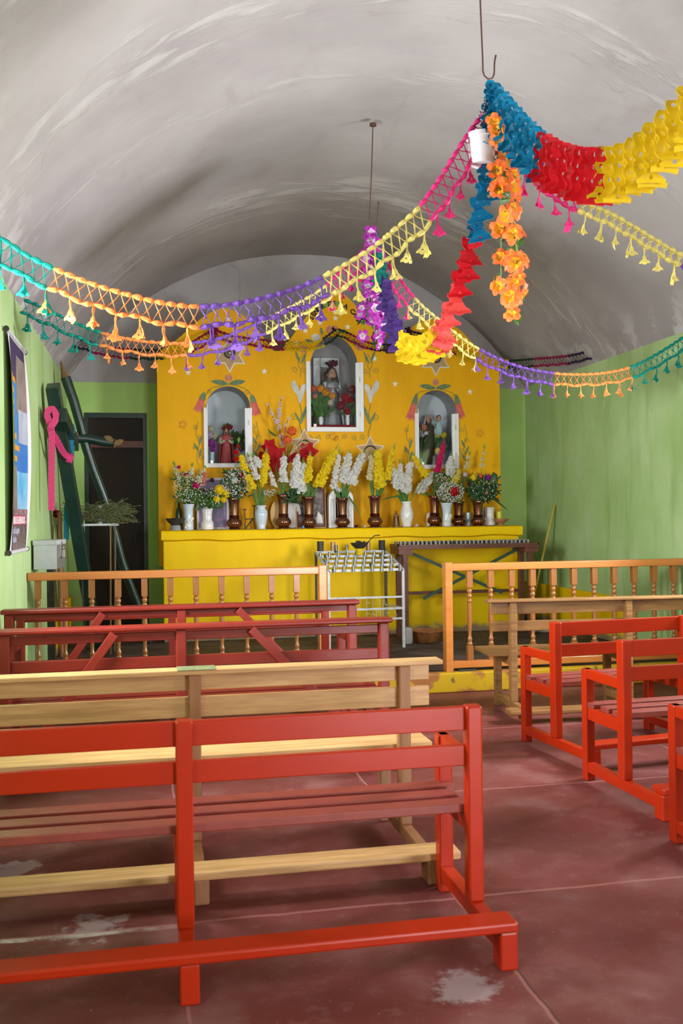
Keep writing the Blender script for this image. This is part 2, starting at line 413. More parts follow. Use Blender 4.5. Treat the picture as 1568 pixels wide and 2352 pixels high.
petal('petal_white', (.80, .79, .78), (.70, .70, .66)); petal('petal_cream', (.74, .66, .42), (.66, .58, .35))
petal('petal_yellow', (.86, .66, .015), (.80, .58, .01)); petal('petal_paleyellow', (.78, .66, .12), (.72, .55, .1))
petal('petal_magenta', (.72, .015, .16), (.58, .01, .12)); petal('petal_crimson', (.38, .004, .022), (.27, .003, .018))
petal('petal_red', (.52, .006, .012), (.42, .004, .01)); petal('petal_orange', (.88, .20, .05), (.82, .14, .035))
petal('petal_amber', (.88, .42, .02), (.84, .34, .02)); petal('petal_maroon', (.13, .008, .03), (.09, .005, .02))
petal('petal_purple', (.45, .035, .42), (.34, .02, .33)); petal('petal_lilac', (.72, .55, .72), (.62, .42, .64))
petal('petal_coral', (.74, .25, .17), (.66, .2, .14)); petal('petal_blossom', (.74, .66, .74), (.62, .45, .58))
def tissue(k, c): return mk(k, c, .6, col2=tuple(x * .72 for x in c), scale=30, amt=.5, alpha_t=.35, spec=.3)
tissue('tissue_teal', (.005, .36, .30)); tissue('tissue_darkteal', (.004, .20, .17)); tissue('tissue_orange', (.92, .36, .10))
tissue('tissue_purple', (.25, .11, .52)); tissue('tissue_darkpurple', (.075, .030, .20)); tissue('tissue_paleyellow', (.84, .74, .26))
tissue('tissue_pink', (.86, .045, .30)); tissue('tissue_blue', (.004, .27, .50)); tissue('tissue_red', (.76, .012, .03))
tissue('tissue_coral', (.88, .12, .11)); tissue('tissue_yellow', (.84, .62, .01)); tissue('tissue_green', (.018, .05, .04))
tissue('tissue_magenta', (.40, .012, .10)); tissue('tissue_plum', (.045, .018, .07))
mk('pot_white', (.72, .66, .72), .5)
mk('crochet_pink', (.70, .045, .20), .6, bump=.6, bscale=120)
mk('crochet_blue', (.01, .22, .38), .6, bump=.6, bscale=120)
mk('padlock_metal', (.45, .44, .42), .3, metal=.9)
mk('box_white', (.52, .54, .58), .5, col2=(.42, .44, .47), scale=10, amt=.5)
mk('box_grey', (.15, .15, .16), .5, metal=.3, col2=(.22, .22, .22), scale=20, amt=.4)
mk('paint_star', (.80, .76, .72), .6); mk('paint_brown', (.52, .34, .17), .7, col2=(.42, .26, .12), scale=25, amt=.4)
mk('paint_border', (.74, .66, .56), .7); mk('paint_rose', (.48, .12, .075), .6, col2=(.60, .26, .17), scale=30, amt=.3)
mk('paint_leafgreen', (.075, .15, .065), .6, col2=(.19, .25, .11), scale=30, amt=.3)
mk('paint_fuchsia', (.58, .07, .06), .6, col2=(.66, .16, .14), scale=25, amt=.4)
mk('paint_lily', (.66, .64, .60), .6, col2=(.45, .43, .40), scale=12, amt=.4); mk('paint_vine', (.20, .21, .04), .6)
mk('paint_black', (.01, .012, .012), .6); mk('paint_olive', (.26, .31, .055), .6)
def glass(name):   # thin pane
    m = D.materials.new(name); m.use_nodes = True; N = m.node_tree.nodes; L = m.node_tree.links
    N.remove(N['Principled BSDF']); t = N.new('ShaderNodeBsdfTransparent'); t.inputs[0].default_value = (.93, .95, .95, 1)
    gl = N.new('ShaderNodeBsdfGlossy'); gl.inputs['Roughness'].default_value = .05
    f = N.new('ShaderNodeFresnel'); f.inputs[0].default_value = 1.28; mx = N.new('ShaderNodeMixShader')
    L.new(f.outputs[0], mx.inputs[0]); L.new(t.outputs[0], mx.inputs[1]); L.new(gl.outputs[0], mx.inputs[2])
    L.new(mx.outputs[0], N['Material Output'].inputs[0]); return m
M['glass'] = glass('clear_glass')
# ================================================================ THE ROOM
XL, XR, YB, YF = -1.0, 4.85, 11.95, -3.0
ZS = 3.22; XC = (XL + XR) / 2; RISE = 1.70; HALF = (XR - XL) / 2
RAD = (HALF ** 2 + RISE ** 2) / (2 * RISE)
def vault_z(x, bulge=0.0): return ZS + math.sqrt(max(0, RAD ** 2 - (x - XC) ** 2)) - (RAD - RISE) + bulge
def spring(x): return ZS + 0.03 * (x - XC)
def struct(o): o['kind'] = 'structure'; return o
def S(name, mb, m, **k): return struct(mb.build(name, m, **k))

mb = MB(); mb.bb((XL - .6, YF - .1, -.12), (XR + .3, YB + .3, 0)); S('floor', mb, M_FLOOR)
# the altar platform and its worn yellow kerb
YP = 8.0; ZP = 0.17
mb = MB(); mb.bb((XL, YP + .10, 0.001), (XR, YB, ZP)); S('floor_platform', mb, M_PLAT)
mb = MB(); mb.bb((XL + .002, YP, 0.001), (XR - .002, YP + .10, ZP + .002)); S('trim_1', mb, M_KERB, bevel=.012)
# vault with uneven hand-laid plaster
def nz(x, y): return (math.sin(x * 2.1 + y * 1.3) + math.sin(x * 3.7 - y * 2.9 + 1) * .5 + math.sin(y * 5.1 + x) * .35 + math.sin(x * 9 + y * 7) * .15)
def nzy(y):
    r = 0
    for c_, w, a in ((4.35, .25, .020), (5.9, .25, .018), (9.75, .30, .035)): r -= a * math.exp(-((y - c_) / w) ** 2)
    return r - .05 * max(0, min(1, (y - 9.5) / 1.6))
mb = MB(); NA, NY = 56, 110; vs = []; fs = []
a0 = math.asin(HALF / RAD)
for j in range(NY + 1):
    y = YF + (YB - YF) * j / NY
    for i in range(NA + 1):
        a = -a0 + 2 * a0 * i / NA
        edge = min(1, min(i, NA - i) / 5)
        r = RAD + (nz(a * 3, y * .8) * .012 + nzy(y)) * edge
        vs.append(Vector((XC + r * math.sin(a), y, ZS - (RAD - RISE) + r * math.cos(a) )))
for j in range(NY):
    for i in range(NA):
        q = j * (NA + 1) + i; fs.append((q, q + 1, q + NA + 2, q + NA + 1))
n0 = len(vs)
vs += [v + Vector((0, 0, .25)) for v in vs]; fs += [tuple(reversed([k + n0 for k in q])) for q in fs]
mb.add(vs, fs); S('ceiling', mb, M_VAULT, smooth=True)
# end wall behind the altar, with the doorway hole on the left
DXL, DXR, DZT = PY(192, 955, YB).x, PY(337, 955, YB).x, PY(265, 948, YB).z
def wall_with_holes(axis_pts, ext, holes, Mx):
    sh = fill2d([axis_pts] + holes, ext); m_ = MB(); m_.shape(sh, Mx); return m_
arch = [(XL - .2, 0), (XL - .2, ZS)]
arch += [(XC + RAD * math.sin(-a0 + 2 * a0 * i / 40), ZS - (RAD - RISE) + RAD * math.cos(-a0 + 2 * a0 * i / 40) + .12) for i in range(41)]
arch += [(XR + .2, ZS), (XR + .2, 0)]
mb = wall_with_holes(arch, .2, [[(DXL, ZP), (DXR, ZP), (DXR, DZT), (DXL, DZT)]], T(0, YB + .1, 0) @ FACE_S); S('wall_back', mb, M_END)
mb = wall_with_holes(arch, .2, [[(1.95, .002), (3.65, .002), (3.65, 2.5), (1.95, 2.5)]], T(0, YF - .1, 0) @ FACE_S); S('wall_front', mb, M_GREEN)
WH = [[(4.35, 1.4), (5.85, 1.4), (5.85, 2.7), (4.35, 2.7)], [(.45, 1.4), (1.95, 1.4), (1.95, 2.7), (.45, 2.7)]]
side = [(YF - .2, 0), (YB + .2, 0), (YB + .2, ZS + .02), (YF - .2, ZS + .02)]
mb = wall_with_holes(side, .5, WH, T(XL - .25, 0, 0) @ FACE_E); S('wall_left', mb, M_GREEN)
sideR = [(-p[0], p[1]) for p in side]
WHR = [[(-6.85, 1.4), (-5.35, 1.4), (-5.35, 2.7), (-6.85, 2.7)], [(-2.15, 1.4), (-.65, 1.4), (-.65, 2.7), (-2.15, 2.7)]]
mb = wall_with_holes(sideR, .3, WHR, T(XR + .15, 0, 0) @ FACE_W); S('wall_right', mb, M_GREEN)
for k, h in enumerate(WH + WHR):
    w = MB(); y0, y1 = abs(h[0][0]), abs(h[1][0]); z0, z1 = 1.4, 2.7; wx = XL - .42 if k < 2 else XR + .25
    for a, b in (((y0, z0), (y1, z0)), ((y0, z1), (y1, z1)), ((y0, z0), (y0, z1)), ((y1, z0), (y1, z1)), (((y0 + y1) / 2, z0), ((y0 + y1) / 2, z1))):
        w.beam((wx, a[0], a[1]), (wx, b[0], b[1]), .05, .05)
    w_ = S('window_%d' % (k + 1), w, M['white_frame'])
# low yellow painted dado at the altar end of both side walls
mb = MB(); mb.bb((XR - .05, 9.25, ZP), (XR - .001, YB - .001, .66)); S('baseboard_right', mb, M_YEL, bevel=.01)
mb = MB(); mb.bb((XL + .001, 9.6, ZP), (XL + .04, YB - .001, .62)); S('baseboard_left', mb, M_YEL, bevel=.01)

# the iron door left of the altar
def door():
    w, h = DXR - DXL, DZT - ZP
    fr = MB(); t = .05
    for a, b in (((DXL, ZP), (DXL + t, DZT)), ((DXR - t, ZP), (DXR, DZT)), ((DXL + t + .001, DZT - .06), (DXR - t - .001, DZT))):
        fr.bb((a[0], YB + .02, a[1]), (b[0], YB + .12, b[1]))
    f = fr.build('door_1', M['dark_green_paint']); struct(f); base = f.location
    lf = MB(base); lf.bb((DXL + t, YB + .06, ZP), (DXR - t, YB + .10, DZT - .06)); lf.build('door_leaf', M['door_brown'], f)
    zb = PY(265, 1020, YB).z
    b_ = MB(base); b_.bb((DXL + t, YB + .03, zb - .04), (DXR - t, YB + .06, zb + .04)); b_.build('cross_bar', M['brown_metal'], f)
    k = MB(base); k.tube([(DXR - .16, YB + .05, 1.25), (DXR - .16, YB + .02, 1.25), (DXR - .16, YB + .02, 1.36), (DXR - .16, YB + .05, 1.36)], .008); k.build('door_handle', M['dark_iron'], f)
door()

# ================================================================ ALTAR
YA, YN, YT = 10.79, 11.25, YB - .02
AX0, AX1 = PY(362, 1000, YN).x, PY(1148, 1000, YN).x
altar = thing('altar', ((AX0 + AX1) / 2, 11.2, ZP), 'tall yellow painted masonry altar with three glazed niches and a gabled top', 'altar')
AO = altar.location.copy()
def a_mb(): return MB(AO)
LX0, LX1, LZ = PY(370, 1217, 10.74).x, PY(1200, 1213, 10.74).x, 1.41
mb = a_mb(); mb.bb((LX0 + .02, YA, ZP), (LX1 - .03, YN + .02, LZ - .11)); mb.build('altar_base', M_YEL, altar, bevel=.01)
# thick ledge with wavy hand-made front
vs = []; fs = []; n = 60
for i in range(n + 1):
    x = LX0 + (LX1 - LX0) * i / n; wv = .006 * math.sin(x * 5.1) + .005 * math.sin(x * 11 + 2)
    prof = [(YN + .02, LZ - .12), (10.775, LZ - .12 + wv), (10.745, LZ - .105 + wv), (10.735, LZ - .03), (10.75, LZ - .008), (10.78, LZ), (YN + .02, LZ)]
    for p in prof: vs.append(Vector((x, p[0], p[1])))
k = 7
for i in range(n):
    for j in range(k): a = i * k + j; b = i * k + (j + 1) % k; fs.append((a, b, b + k, a + k))
fs += [tuple(range(k)), tuple(reversed(range(n * k, n * k + k)))]
mb = a_mb(); mb.add(vs, fs); mb.build('altar_ledge', M_YEL, altar, smooth='auto')
# gabled panel: outline measured on its own plane
def an(px, py): p = PY(px, py, YN); return (p.x, p.z)
def arc_pts(xl, xr, z0, ztop, n=20):
    cx = (xl + xr) / 2; a = (xr - xl) / 2
    return [(cx - a * math.cos(math.pi * i / n), z0 + (ztop - z0) * math.sin(math.pi * i / n)) for i in range(n + 1)]
def smooth2(pts):
    o, _ = smooth_path([Vector((p[0], p[1], 0)) for p in pts], None); return [(p.x, p.y) for p in o[::3]]
top = [an(362, 812)]
top += smooth2([an(380, 800), an(412, 775), an(440, 750), an(475, 722), an(515, 708), an(555, 722), an(590, 755), an(612, 785), an(629, 806)])
top += [an(643, 806), an(660, 787)] + smooth2([an(664, 782), an(693, 741), an(730, 695), an(755, 676), an(773, 671), an(795, 680), an(825, 712), an(865, 770), an(886, 812)])
top += [an(905, 812)] + smooth2([an(915, 795), an(935, 762), an(960, 742), an(990, 733), an(1020, 740), an(1055, 757), an(1085, 788), an(1110, 812), an(1125, 822)]) + [an(1146, 830)]
outline = [(AX0, 1.0)] + [(AX0, top[0][1])] + top[1:-1] + [(AX1, top[-1][1]), (AX1, 1.0)]
NICHE = {}
for nm, (xl, xr, yb, ys, yt, ym) in {'centre': (712, 823, 983, 850, 773, 767), 'left': (473, 574, 1069, 935, 887, 523), 'right': (955, 1048, 1075, 945, 896, 1001)}.items():
    ax0, ax1 = an(xl, 900)[0], an(xr, 900)[0]; cxp = (xl + xr) / 2
    NICHE[nm] = (ax0, ax1, an(cxp, yb)[1], an(cxp, ys)[1], an(cxp, yt)[1])
holes = []
def niche_loop(n_, g_=0.0):
    x0, x1, zb, zs, zt = NICHE[n_]; return [(x0 - g_, zb - g_)] + arc_pts(x0 - g_, x1 + g_, zs, zt + g_) + [(x1 + g_, zb - g_)]
for n_ in NICHE: holes.append(niche_loop(n_))
# lower boundary flat, sunk behind the ledge
sh = fill2d([outline] + holes, YT - YN)
mb = a_mb(); mb.shape(sh, T(0, (YN + YT) / 2, 0) @ FACE_S); panel = mb.build('altar_panel', M_OCHRE, altar)
for n_ in NICHE:
    x0, x1, zb, zs, zt = NICHE[n_]; lp = niche_loop(n_, -.001); depth = .46 if n_ == 'centre' else .40
    mb = a_mb(); k = len(lp); vs = []
    for (x, z) in lp: vs.append((x, YN + .004, z)); vs.append((x, YN + depth, z))
    fs = [(2 * i, 2 * i + 1, (2 * i + 3) % (2 * k), (2 * i + 2) % (2 * k)) for i in range(k)]
    mb.add(vs, fs, 0)
    mb.add([(x, YN + depth, z) for x, z in lp], [tuple(range(k))], 1 if n_ != 'centre' else 0)
    mb.build('niche_lining', [M['niche_grey'], M['niche_white']], altar)
    # door: stiles, bottom rail, glass, catch and hinges
    sw = .05 if n_ == 'centre' else .045; ztop = {'centre': an(768, 832)[1], 'left': an(523, 937)[1], 'right': an(1001, 950)[1]}[n_]
    fl, fr_, fb = {'centre': (703, 834, 992), 'left': (467, 578, 1074), 'right': (951, 1051, 1077)}[n_]
    fx0, fx1, fz = an(fl, 950)[0], an(fr_, 950)[0], an((fl + fr_) / 2, fb)[1]
    mb = a_mb(); y0, y1 = YN - .035, YN - .001
    mb.bb((fx0, y0, fz), (fx0 + sw, y1, ztop)); mb.bb((fx1 - sw, y0, fz), (fx1, y1, ztop)); mb.bb((fx0 + sw + .0005, y0 + .002, fz), (fx1 - sw - .0005, y1 - .002, fz + sw))
    mb.bb((fx1 - sw * 1.9, y0 - .008, fz + sw), (fx1 - sw * .9, y1 - .006, ztop - .005))
    mb.bb((fx0 + sw * .85, y0 - .004, fz + sw), (fx0 + sw * 1.05, y1, ztop + (zs - ztop) * .9 + .03))
    mb.bb((fx0 + sw * .85, y0 - .004, fz + sw * .9), (fx1 - sw, y1, fz + sw * 1.1))
    dr = mb.build('niche_door', M['white_frame'], altar, bevel=.003)
    lp2 = [(fx0 + sw, fz + sw)] + [(max(fx0 + sw, min(fx1 - sw, x)), z) for x, z in arc_pts(x0 + .012, x1 - .012, zs, zt - .012)] + [(fx1 - sw, fz + sw)]
    mb = a_mb(); mb.shape(fill2d([lp2], .004), T(0, YN - .012, 0) @ FACE_S); mb.build('glass_pane', M['glass'], dr)
    mb = a_mb(); mb.bb((fx0 + sw * 1.6, y0 - .012, fz + sw * 1.1), (fx0 + sw * 2.3, y0 + .005, fz + sw * 1.8)); mb.build('catch', M['padlock_metal'], dr)
    for tz in (.25, .75):
        zz = fz + (ztop - fz) * tz; mb = a_mb(); mb.tube([(fx1 - sw * .95, y0 - .010, zz - .03), (fx1 - sw * .95, y0 - .010, zz + .03)], .006, 6); mb.build('hinge', M['padlock_metal'], dr)

# ---- painting on the altar panel (flat, on the plaster)
def on_panel(name, loops, m, lift=.002, parent=panel, th=.002):
    for lp in loops:
        mb = a_mb(); mb.shape(fill2d([lp], th), T(0, YN - lift, 0) @ FACE_S); o = mb.build(name, m, parent)
    return o
def star(cx, cz, r, n, inner, rot=math.pi / 2):
    return [(cx + (r if i % 2 == 0 else r * inner) * math.cos(rot + math.pi * i / n), cz + (r if i % 2 == 0 else r * inner) * math.sin(rot + math.pi * i / n)) for i in range(2 * n)]
def circ(cx, cz, r, n=20, sq=1): return [(cx + r * math.cos(2 * math.pi * i / n), cz + r * sq * math.sin(2 * math.pi * i / n)) for i in range(n)]
for px, py in ((432, 856), (607, 853), (907, 882), (1079, 900), (681, 789), (701, 760), (735, 741), (770, 731), (769, 717), (798, 751), (860, 824), (524, 733)):
    x, z = an(px, py); on_panel('painted_star', [star(x, z, .040, 5, .40)], M['paint_star'])
for px, py, s_, up in ((527, 815, .215, 6), (1000, 826, .205, 6), (699, 1022, .20, 5), (850, 1035, .185, 5)):
    x, z = an(px, py)
    rot = math.pi / 2
    o = on_panel('star_plaque', [star(x, z, s_, up, .56 if up == 6 else .5, rot)], M['paint_border'], .004, th=.006)
    r2 = star(x, z, s_ * .86, up, .56 if up == 6 else .5, rot)
    on_panel('star_field', [r2], M['paint_brown'], .009, th=.004)
    zz = z + .02
    if up == 5:
        mb = a_mb(); mb.tube([Vector((x + .075 * math.cos(t), YN - .012, zz - .04 + .075 * math.sin(t))) for t in [math.pi * i / 14 for i in range(15)]], .009, 8)
        mb.build('half_ring', M['dark_iron'], altar, smooth=True); continue
    mb = a_mb(); mb.tube([Vector((x + .055 * math.cos(t), YN - .02, zz + .055 * math.sin(t))) for t in [2 * math.pi * i / 20 for i in range(21)]], .012, 8)
    mb.build('socket_ring', M['dark_iron'], altar, smooth=True)
    mb = a_mb(); mb.ell((x, YN - .018, zz), (.03, .02, .03)); mb.build('lamp_socket', M['cup_metal'], altar, smooth=True)
def leaf_lp(p0, p1, w, n=10):
    p0 = Vector(p0); p1 = Vector(p1); d = p1 - p0; nrm = Vector((-d.y, d.x)).normalized() * w
    a = [p0 + d * (i / n) + nrm * math.sin(math.pi * (i / n)) ** .8 for i in range(n + 1)]
    b = [p0 + d * (i / n) - nrm * math.sin(math.pi * (i / n)) ** .8 for i in range(n - 1, 0, -1)]
    return [(p.x, p.y) for p in a + b]
def stroke(pts, w):
    pts = [Vector((p[0], p[1], 0)) for p in pts]; pts = smooth_path(pts, max(8, len(pts) * 4)); A, B = [], []
    for i, p in enumerate(pts):
        d = (pts[min(i + 1, len(pts) - 1)] - pts[max(i - 1, 0)]).normalized(); nn = Vector((-d.y, d.x, 0)) * w / 2
        A.append(((p + nn).x, (p + nn).y)); B.append(((p - nn).x, (p - nn).y))
    return A + B[::-1]
def spiral(cx, cz, r, turns=1.4, ph=0, s=1, n=14):
    return [(cx + r * (1 - i / n * .8) * math.cos(ph + s * 2 * math.pi * turns * i / n), cz + r * (1 - i / n * .8) * math.sin(ph + s * 2 * math.pi * turns * i / n)) for i in range(n + 1)]
def apx(l): return [an(*p) for p in l]
def fuchsia(top_px, bot_px, lean):
    t = Vector(an(*top_px)); b = Vector(an(*bot_px)); d = b - t; n_ = Vector((-d.y, d.x)).normalized(); w = .05
    P = lambda u, s: tuple(t + d * u + n_ * s * w)
    body = [P(.30, .65), P(.6, .8), P(1.0, 1.1), P(.90, .55), P(1.03, .25), P(.92, 0), P(1.03, -.3), P(.9, -.55), P(1.0, -1.1), P(.6, -.8), P(.30, -.65)]
    on_panel('painted_fuchsia', [body], M['paint_fuchsia'])
    cal = [P(0, 0), P(.12, .5), P(.34, .75), P(.42, .5), P(.34, .25), P(.44, 0), P(.34, -.25), P(.42, -.5), P(.34, -.75), P(.12, -.5)]
    on_panel('painted_calyx', [cal], M['paint_leafgreen'], .004)
fuchsia((470, 900), (453, 946), 0); fuchsia((577, 905), (590, 955), 0)
fuchsia((957, 905), (940, 965), 0); fuchsia((1046, 905), (1060, 962), 0)
for cx, cy, k in ((525, 868, 0), (1000, 878, 0)):
    x, z = an(cx, cy); on_panel('painted_rose', [circ(x, z, .042)], M['paint_rose'], .004)
    x0, z0 = an(cx, cy + 13)
    on_panel('painted_leaf', [leaf_lp((x0, z0), (x0 - .21, z0 + .025), .030), leaf_lp((x0, z0), (x0 + .20, z0 + .03), .030)], M['paint_leafgreen'], .003)
    on_panel('painted_scroll', [stroke(apx([(cx - 52, cy + 38), (cx - 40, cy + 24), (cx - 15, cy + 18), (cx, cy + 15)]), .008), stroke(apx([(cx + 52, cy + 38), (cx + 40, cy + 26), (cx + 18, cy + 18), (cx, cy + 15)]), .008),
                                stroke(spiral(*an(cx - 44, cy + 32), .03), .005), stroke(spiral(*an(cx + 42, cy + 34), .03, ph=3.1, s=-1), .005)], M['paint_vine'], .003)
for cx, side_ in ((455, -1), (588, 1), (938, -1), (1066, 1)):
    y0 = 968 if cx < 700 else 975; st = []
    st.append(stroke(apx([(cx, y0), (cx + 5 * side_, y0 + 25), (cx - 2 * side_, y0 + 50), (cx + 3 * side_, y0 + 80), (cx, y0 + 100)]), .006))
    for k in range(4):
        q = an(cx + (6 if k % 2 else -6), y0 + 12 + 24 * k); st.append(stroke(spiral(q[0], q[1], .032, ph=k * 2.0, s=1 if k % 2 else -1), .005))
    on_panel('painted_vine', st, M['paint_vine'], .003)
    on_panel('painted_leaf', [leaf_lp(an(cx + 2, y0 + 55 + 14 * k), an(cx + side_ * (10 if k % 2 else -7), y0 + 35 + 14 * k), .014) for k in range(3)], M['paint_leafgreen'], .004)
for cx, s_ in ((688, -1), (851, 1)):   # the calla lilies beside the centre niche
    L_ = lambda x, y: an(cx + x * s_, y)
    on_panel('painted_lily', [[L_(13, 872), L_(20, 880), L_(18, 893), L_(6, 908), L_(2, 925), L_(-3, 926), L_(-9, 905), L_(-15, 890), L_(-13, 881), L_(-6, 884), L_(0, 892), L_(6, 885)]], M['paint_lily'], .004)
    on_panel('painted_lily_heart', [leaf_lp(L_(0, 898), L_(1, 884), .010)], M['petal_amber'], .007)
    on_panel('painted_vine', [stroke([L_(0, 926), L_(-4, 950), L_(0, 975), L_(-6, 1000), L_(4, 1016)], .010), stroke([L_(-2, 868), L_(-2, 850), L_(4, 835), L_(-8, 812)], .007), stroke([L_(-2, 850), L_(-10, 835), L_(-14, 815)], .007),
                              stroke(spiral(*L_(12, 850), .04, ph=3, s=s_), .006), stroke(spiral(*L_(-12, 852), .04, ph=0, s=-s_), .006), stroke(spiral(*L_(12, 958), .045, ph=3, s=s_), .007)], M['paint_vine'], .003)
    on_panel('painted_leaf', [leaf_lp(L_(-3, 975), L_(-16, 930), .018), leaf_lp(L_(-1, 835), L_(10, 806), .014), leaf_lp(L_(-3, 838), L_(-16, 808), .014), leaf_lp(L_(-3, 975), L_(12, 945), .012)], M['paint_leafgreen'], .005)
for px, py, r in ((758, 757, .05), (769, 755, .035), (827, 796, .052), (697, 802, .045)):
    on_panel('painted_rose', [circ(*an(px, py), r)], M['paint_rose'], .005)
on_panel('painted_white_bloom', [circ(*an(725, 775), .055, 12, .8)], M['paint_lily'], .004)
on_panel('painted_leaf', [leaf_lp(an(740, 770), an(736, 752), .018), leaf_lp(an(720, 787), an(700, 780), .018), leaf_lp(an(815, 795), an(812, 778), .016), leaf_lp(an(775, 765), an(795, 758), .018)], M['paint_leafgreen'], .006)
on_panel('painted_scroll', [stroke(spiral(*an(712 + 20 * k, 1003 + (k % 2) * 3), .035, ph=k, s=(1 if k % 2 else -1)), .006) for k in range(7)], M['paint_vine'], .003)
for px, py in ((420, 975), (1102, 995), (765, 1003)):
    x, z = an(px, py); on_panel('painted_flower', [circ(x + .035 * math.cos(t), z + .035 * math.sin(t), .018, 8) for t in (0, 1.26, 2.5, 3.8, 5.0)], M['petal_amber'], .003)
# lettering over the centre niche: olive band with black capitals on an arc
TXT = 'SEÑOR DE LA CAÑA'
c0 = Vector(an(769, 757)); R_in = (Vector(an(769, 704)) - c0).length; R_out = R_in + .068
A0, A1 = math.radians(160), math.radians(14)
band = [(c0.x + R_out * math.cos(A0 + (A1 - A0) * i / 40), c0.y + R_out * math.sin(A0 + (A1 - A0) * i / 40)) for i in range(41)]
band += [(c0.x + R_in * math.cos(A1 + (A0 - A1) * i / 40), c0.y + R_in * math.sin(A1 + (A0 - A1) * i / 40)) for i in range(41)]
mid0 = math.radians(100)
b1 = [(c0.x + (R_out - .005) * math.cos(t), c0.y + (R_out - .005) * math.sin(t)) for t in [math.radians(135) - math.radians(60) * i / 20 for i in range(21)]]
b1 += [(c0.x + (R_in + .002) * math.cos(t), c0.y + (R_in + .002) * math.sin(t)) for t in [math.radians(75) + math.radians(60) * i / 20 for i in range(21)]]
on_panel('painted_band', [b1], M['paint_olive'], .003)
for i, ch in enumerate(TXT):
    if ch == ' ': continue
    t = A0 + (A1 - A0) * (i + .5) / len(TXT); rr_ = R_in + .008
    Mx = T(c0.x + rr_ * math.cos(t), YN - .006, c0.y + rr_ * math.sin(t)) @ Matrix.Rotation(-(t - math.pi / 2), 4, 'Y') @ FACE_S
    mb = a_mb(); mb.shape(text2d(ch, .078, .003, bold=.003), Mx); mb.build('painted_letter', M['paint_black'], panel)
# ================================================================ ALTAR RAILINGS
YR_ = 8.1
def baluster_mesh(h):
    mb = MB(); s = .05
    mb.bb((-s / 2, -s / 2, h - .15), (s / 2, s / 2, h)); mb.bb((-s / 2, -s / 2, 0), (s / 2, s / 2, .13))
    pr = [(.017, .125), (.023, .135), (.024, .15), (.016, .165), (.021, .18), (.021, .195), (.014, .21), (.015, .25), (.023, .36), (.022, .42), (.016, .52),
          (.015, h - .30), (.018, h - .285), (.023, h - .275), (.023, h - .262), (.015, h - .25), (.022, h - .235), (.024, h - .222), (.015, h - .205), (.022, h - .19), (.023, h - .175), (.016, h - .165), (.02, h - .145)]
    mb.lathe(pr, 14); return mb
def railing(x0, x1, xpost, label, bx):
    t = thing('altar_railing', ((x0 + x1) / 2, YR_, ZP), label, 'railing', 'varnished wooden altar railings'); cx = t.location.x
    H = .95
    mb = MB(); mb.bb((x0 - cx, -.045, H - .065), (x1 - cx, .045, H)); mb.build('top_rail', M['varnished_rail'], t, bevel=.008)
    mb = MB(); mb.bb((x0 - cx, -.035, .03), (x1 - cx, .035, .09)); mb.build('bottom_rail', M['varnished_rail'], t, bevel=.005)
    mb = MB(); mb.bb((xpost - cx - .033, -.05, 0), (xpost - cx + .033, .05, H + .012)); mb.build('post', M['varnished_rail'], t, bevel=.006)
    hb = H - .065 - .09
    b0 = baluster_mesh(hb).build('baluster', M['varnished_baluster'], t, smooth='auto'); b0.location = (bx[0] - cx, 0, .09)
    for x in bx[1:]:
        b = b0.copy(); C.objects.link(b); b.parent = t; b.location = (x - cx, 0, .09)
    return t
lx = [-.918 + .2115 * i for i in range(11)]; railing(XL + .005, 1.39, 1.42, 'varnished wooden altar railing with turned balusters left of the gap', lx)
rx = [2.741 + .1976 * i for i in range(11)]; railing(2.57, XR - .005, 2.54, 'varnished wooden altar railing with turned balusters right of the gap', rx)
mb = MB(); mb.bb((2.62, YR_ - .05, ZP), (2.78, YR_ + .03, ZP + .018)); tag(mb.build('wooden_wedge', M['soot']), 'thin dark wedge under the right altar railing beside its end post', 'wedge')

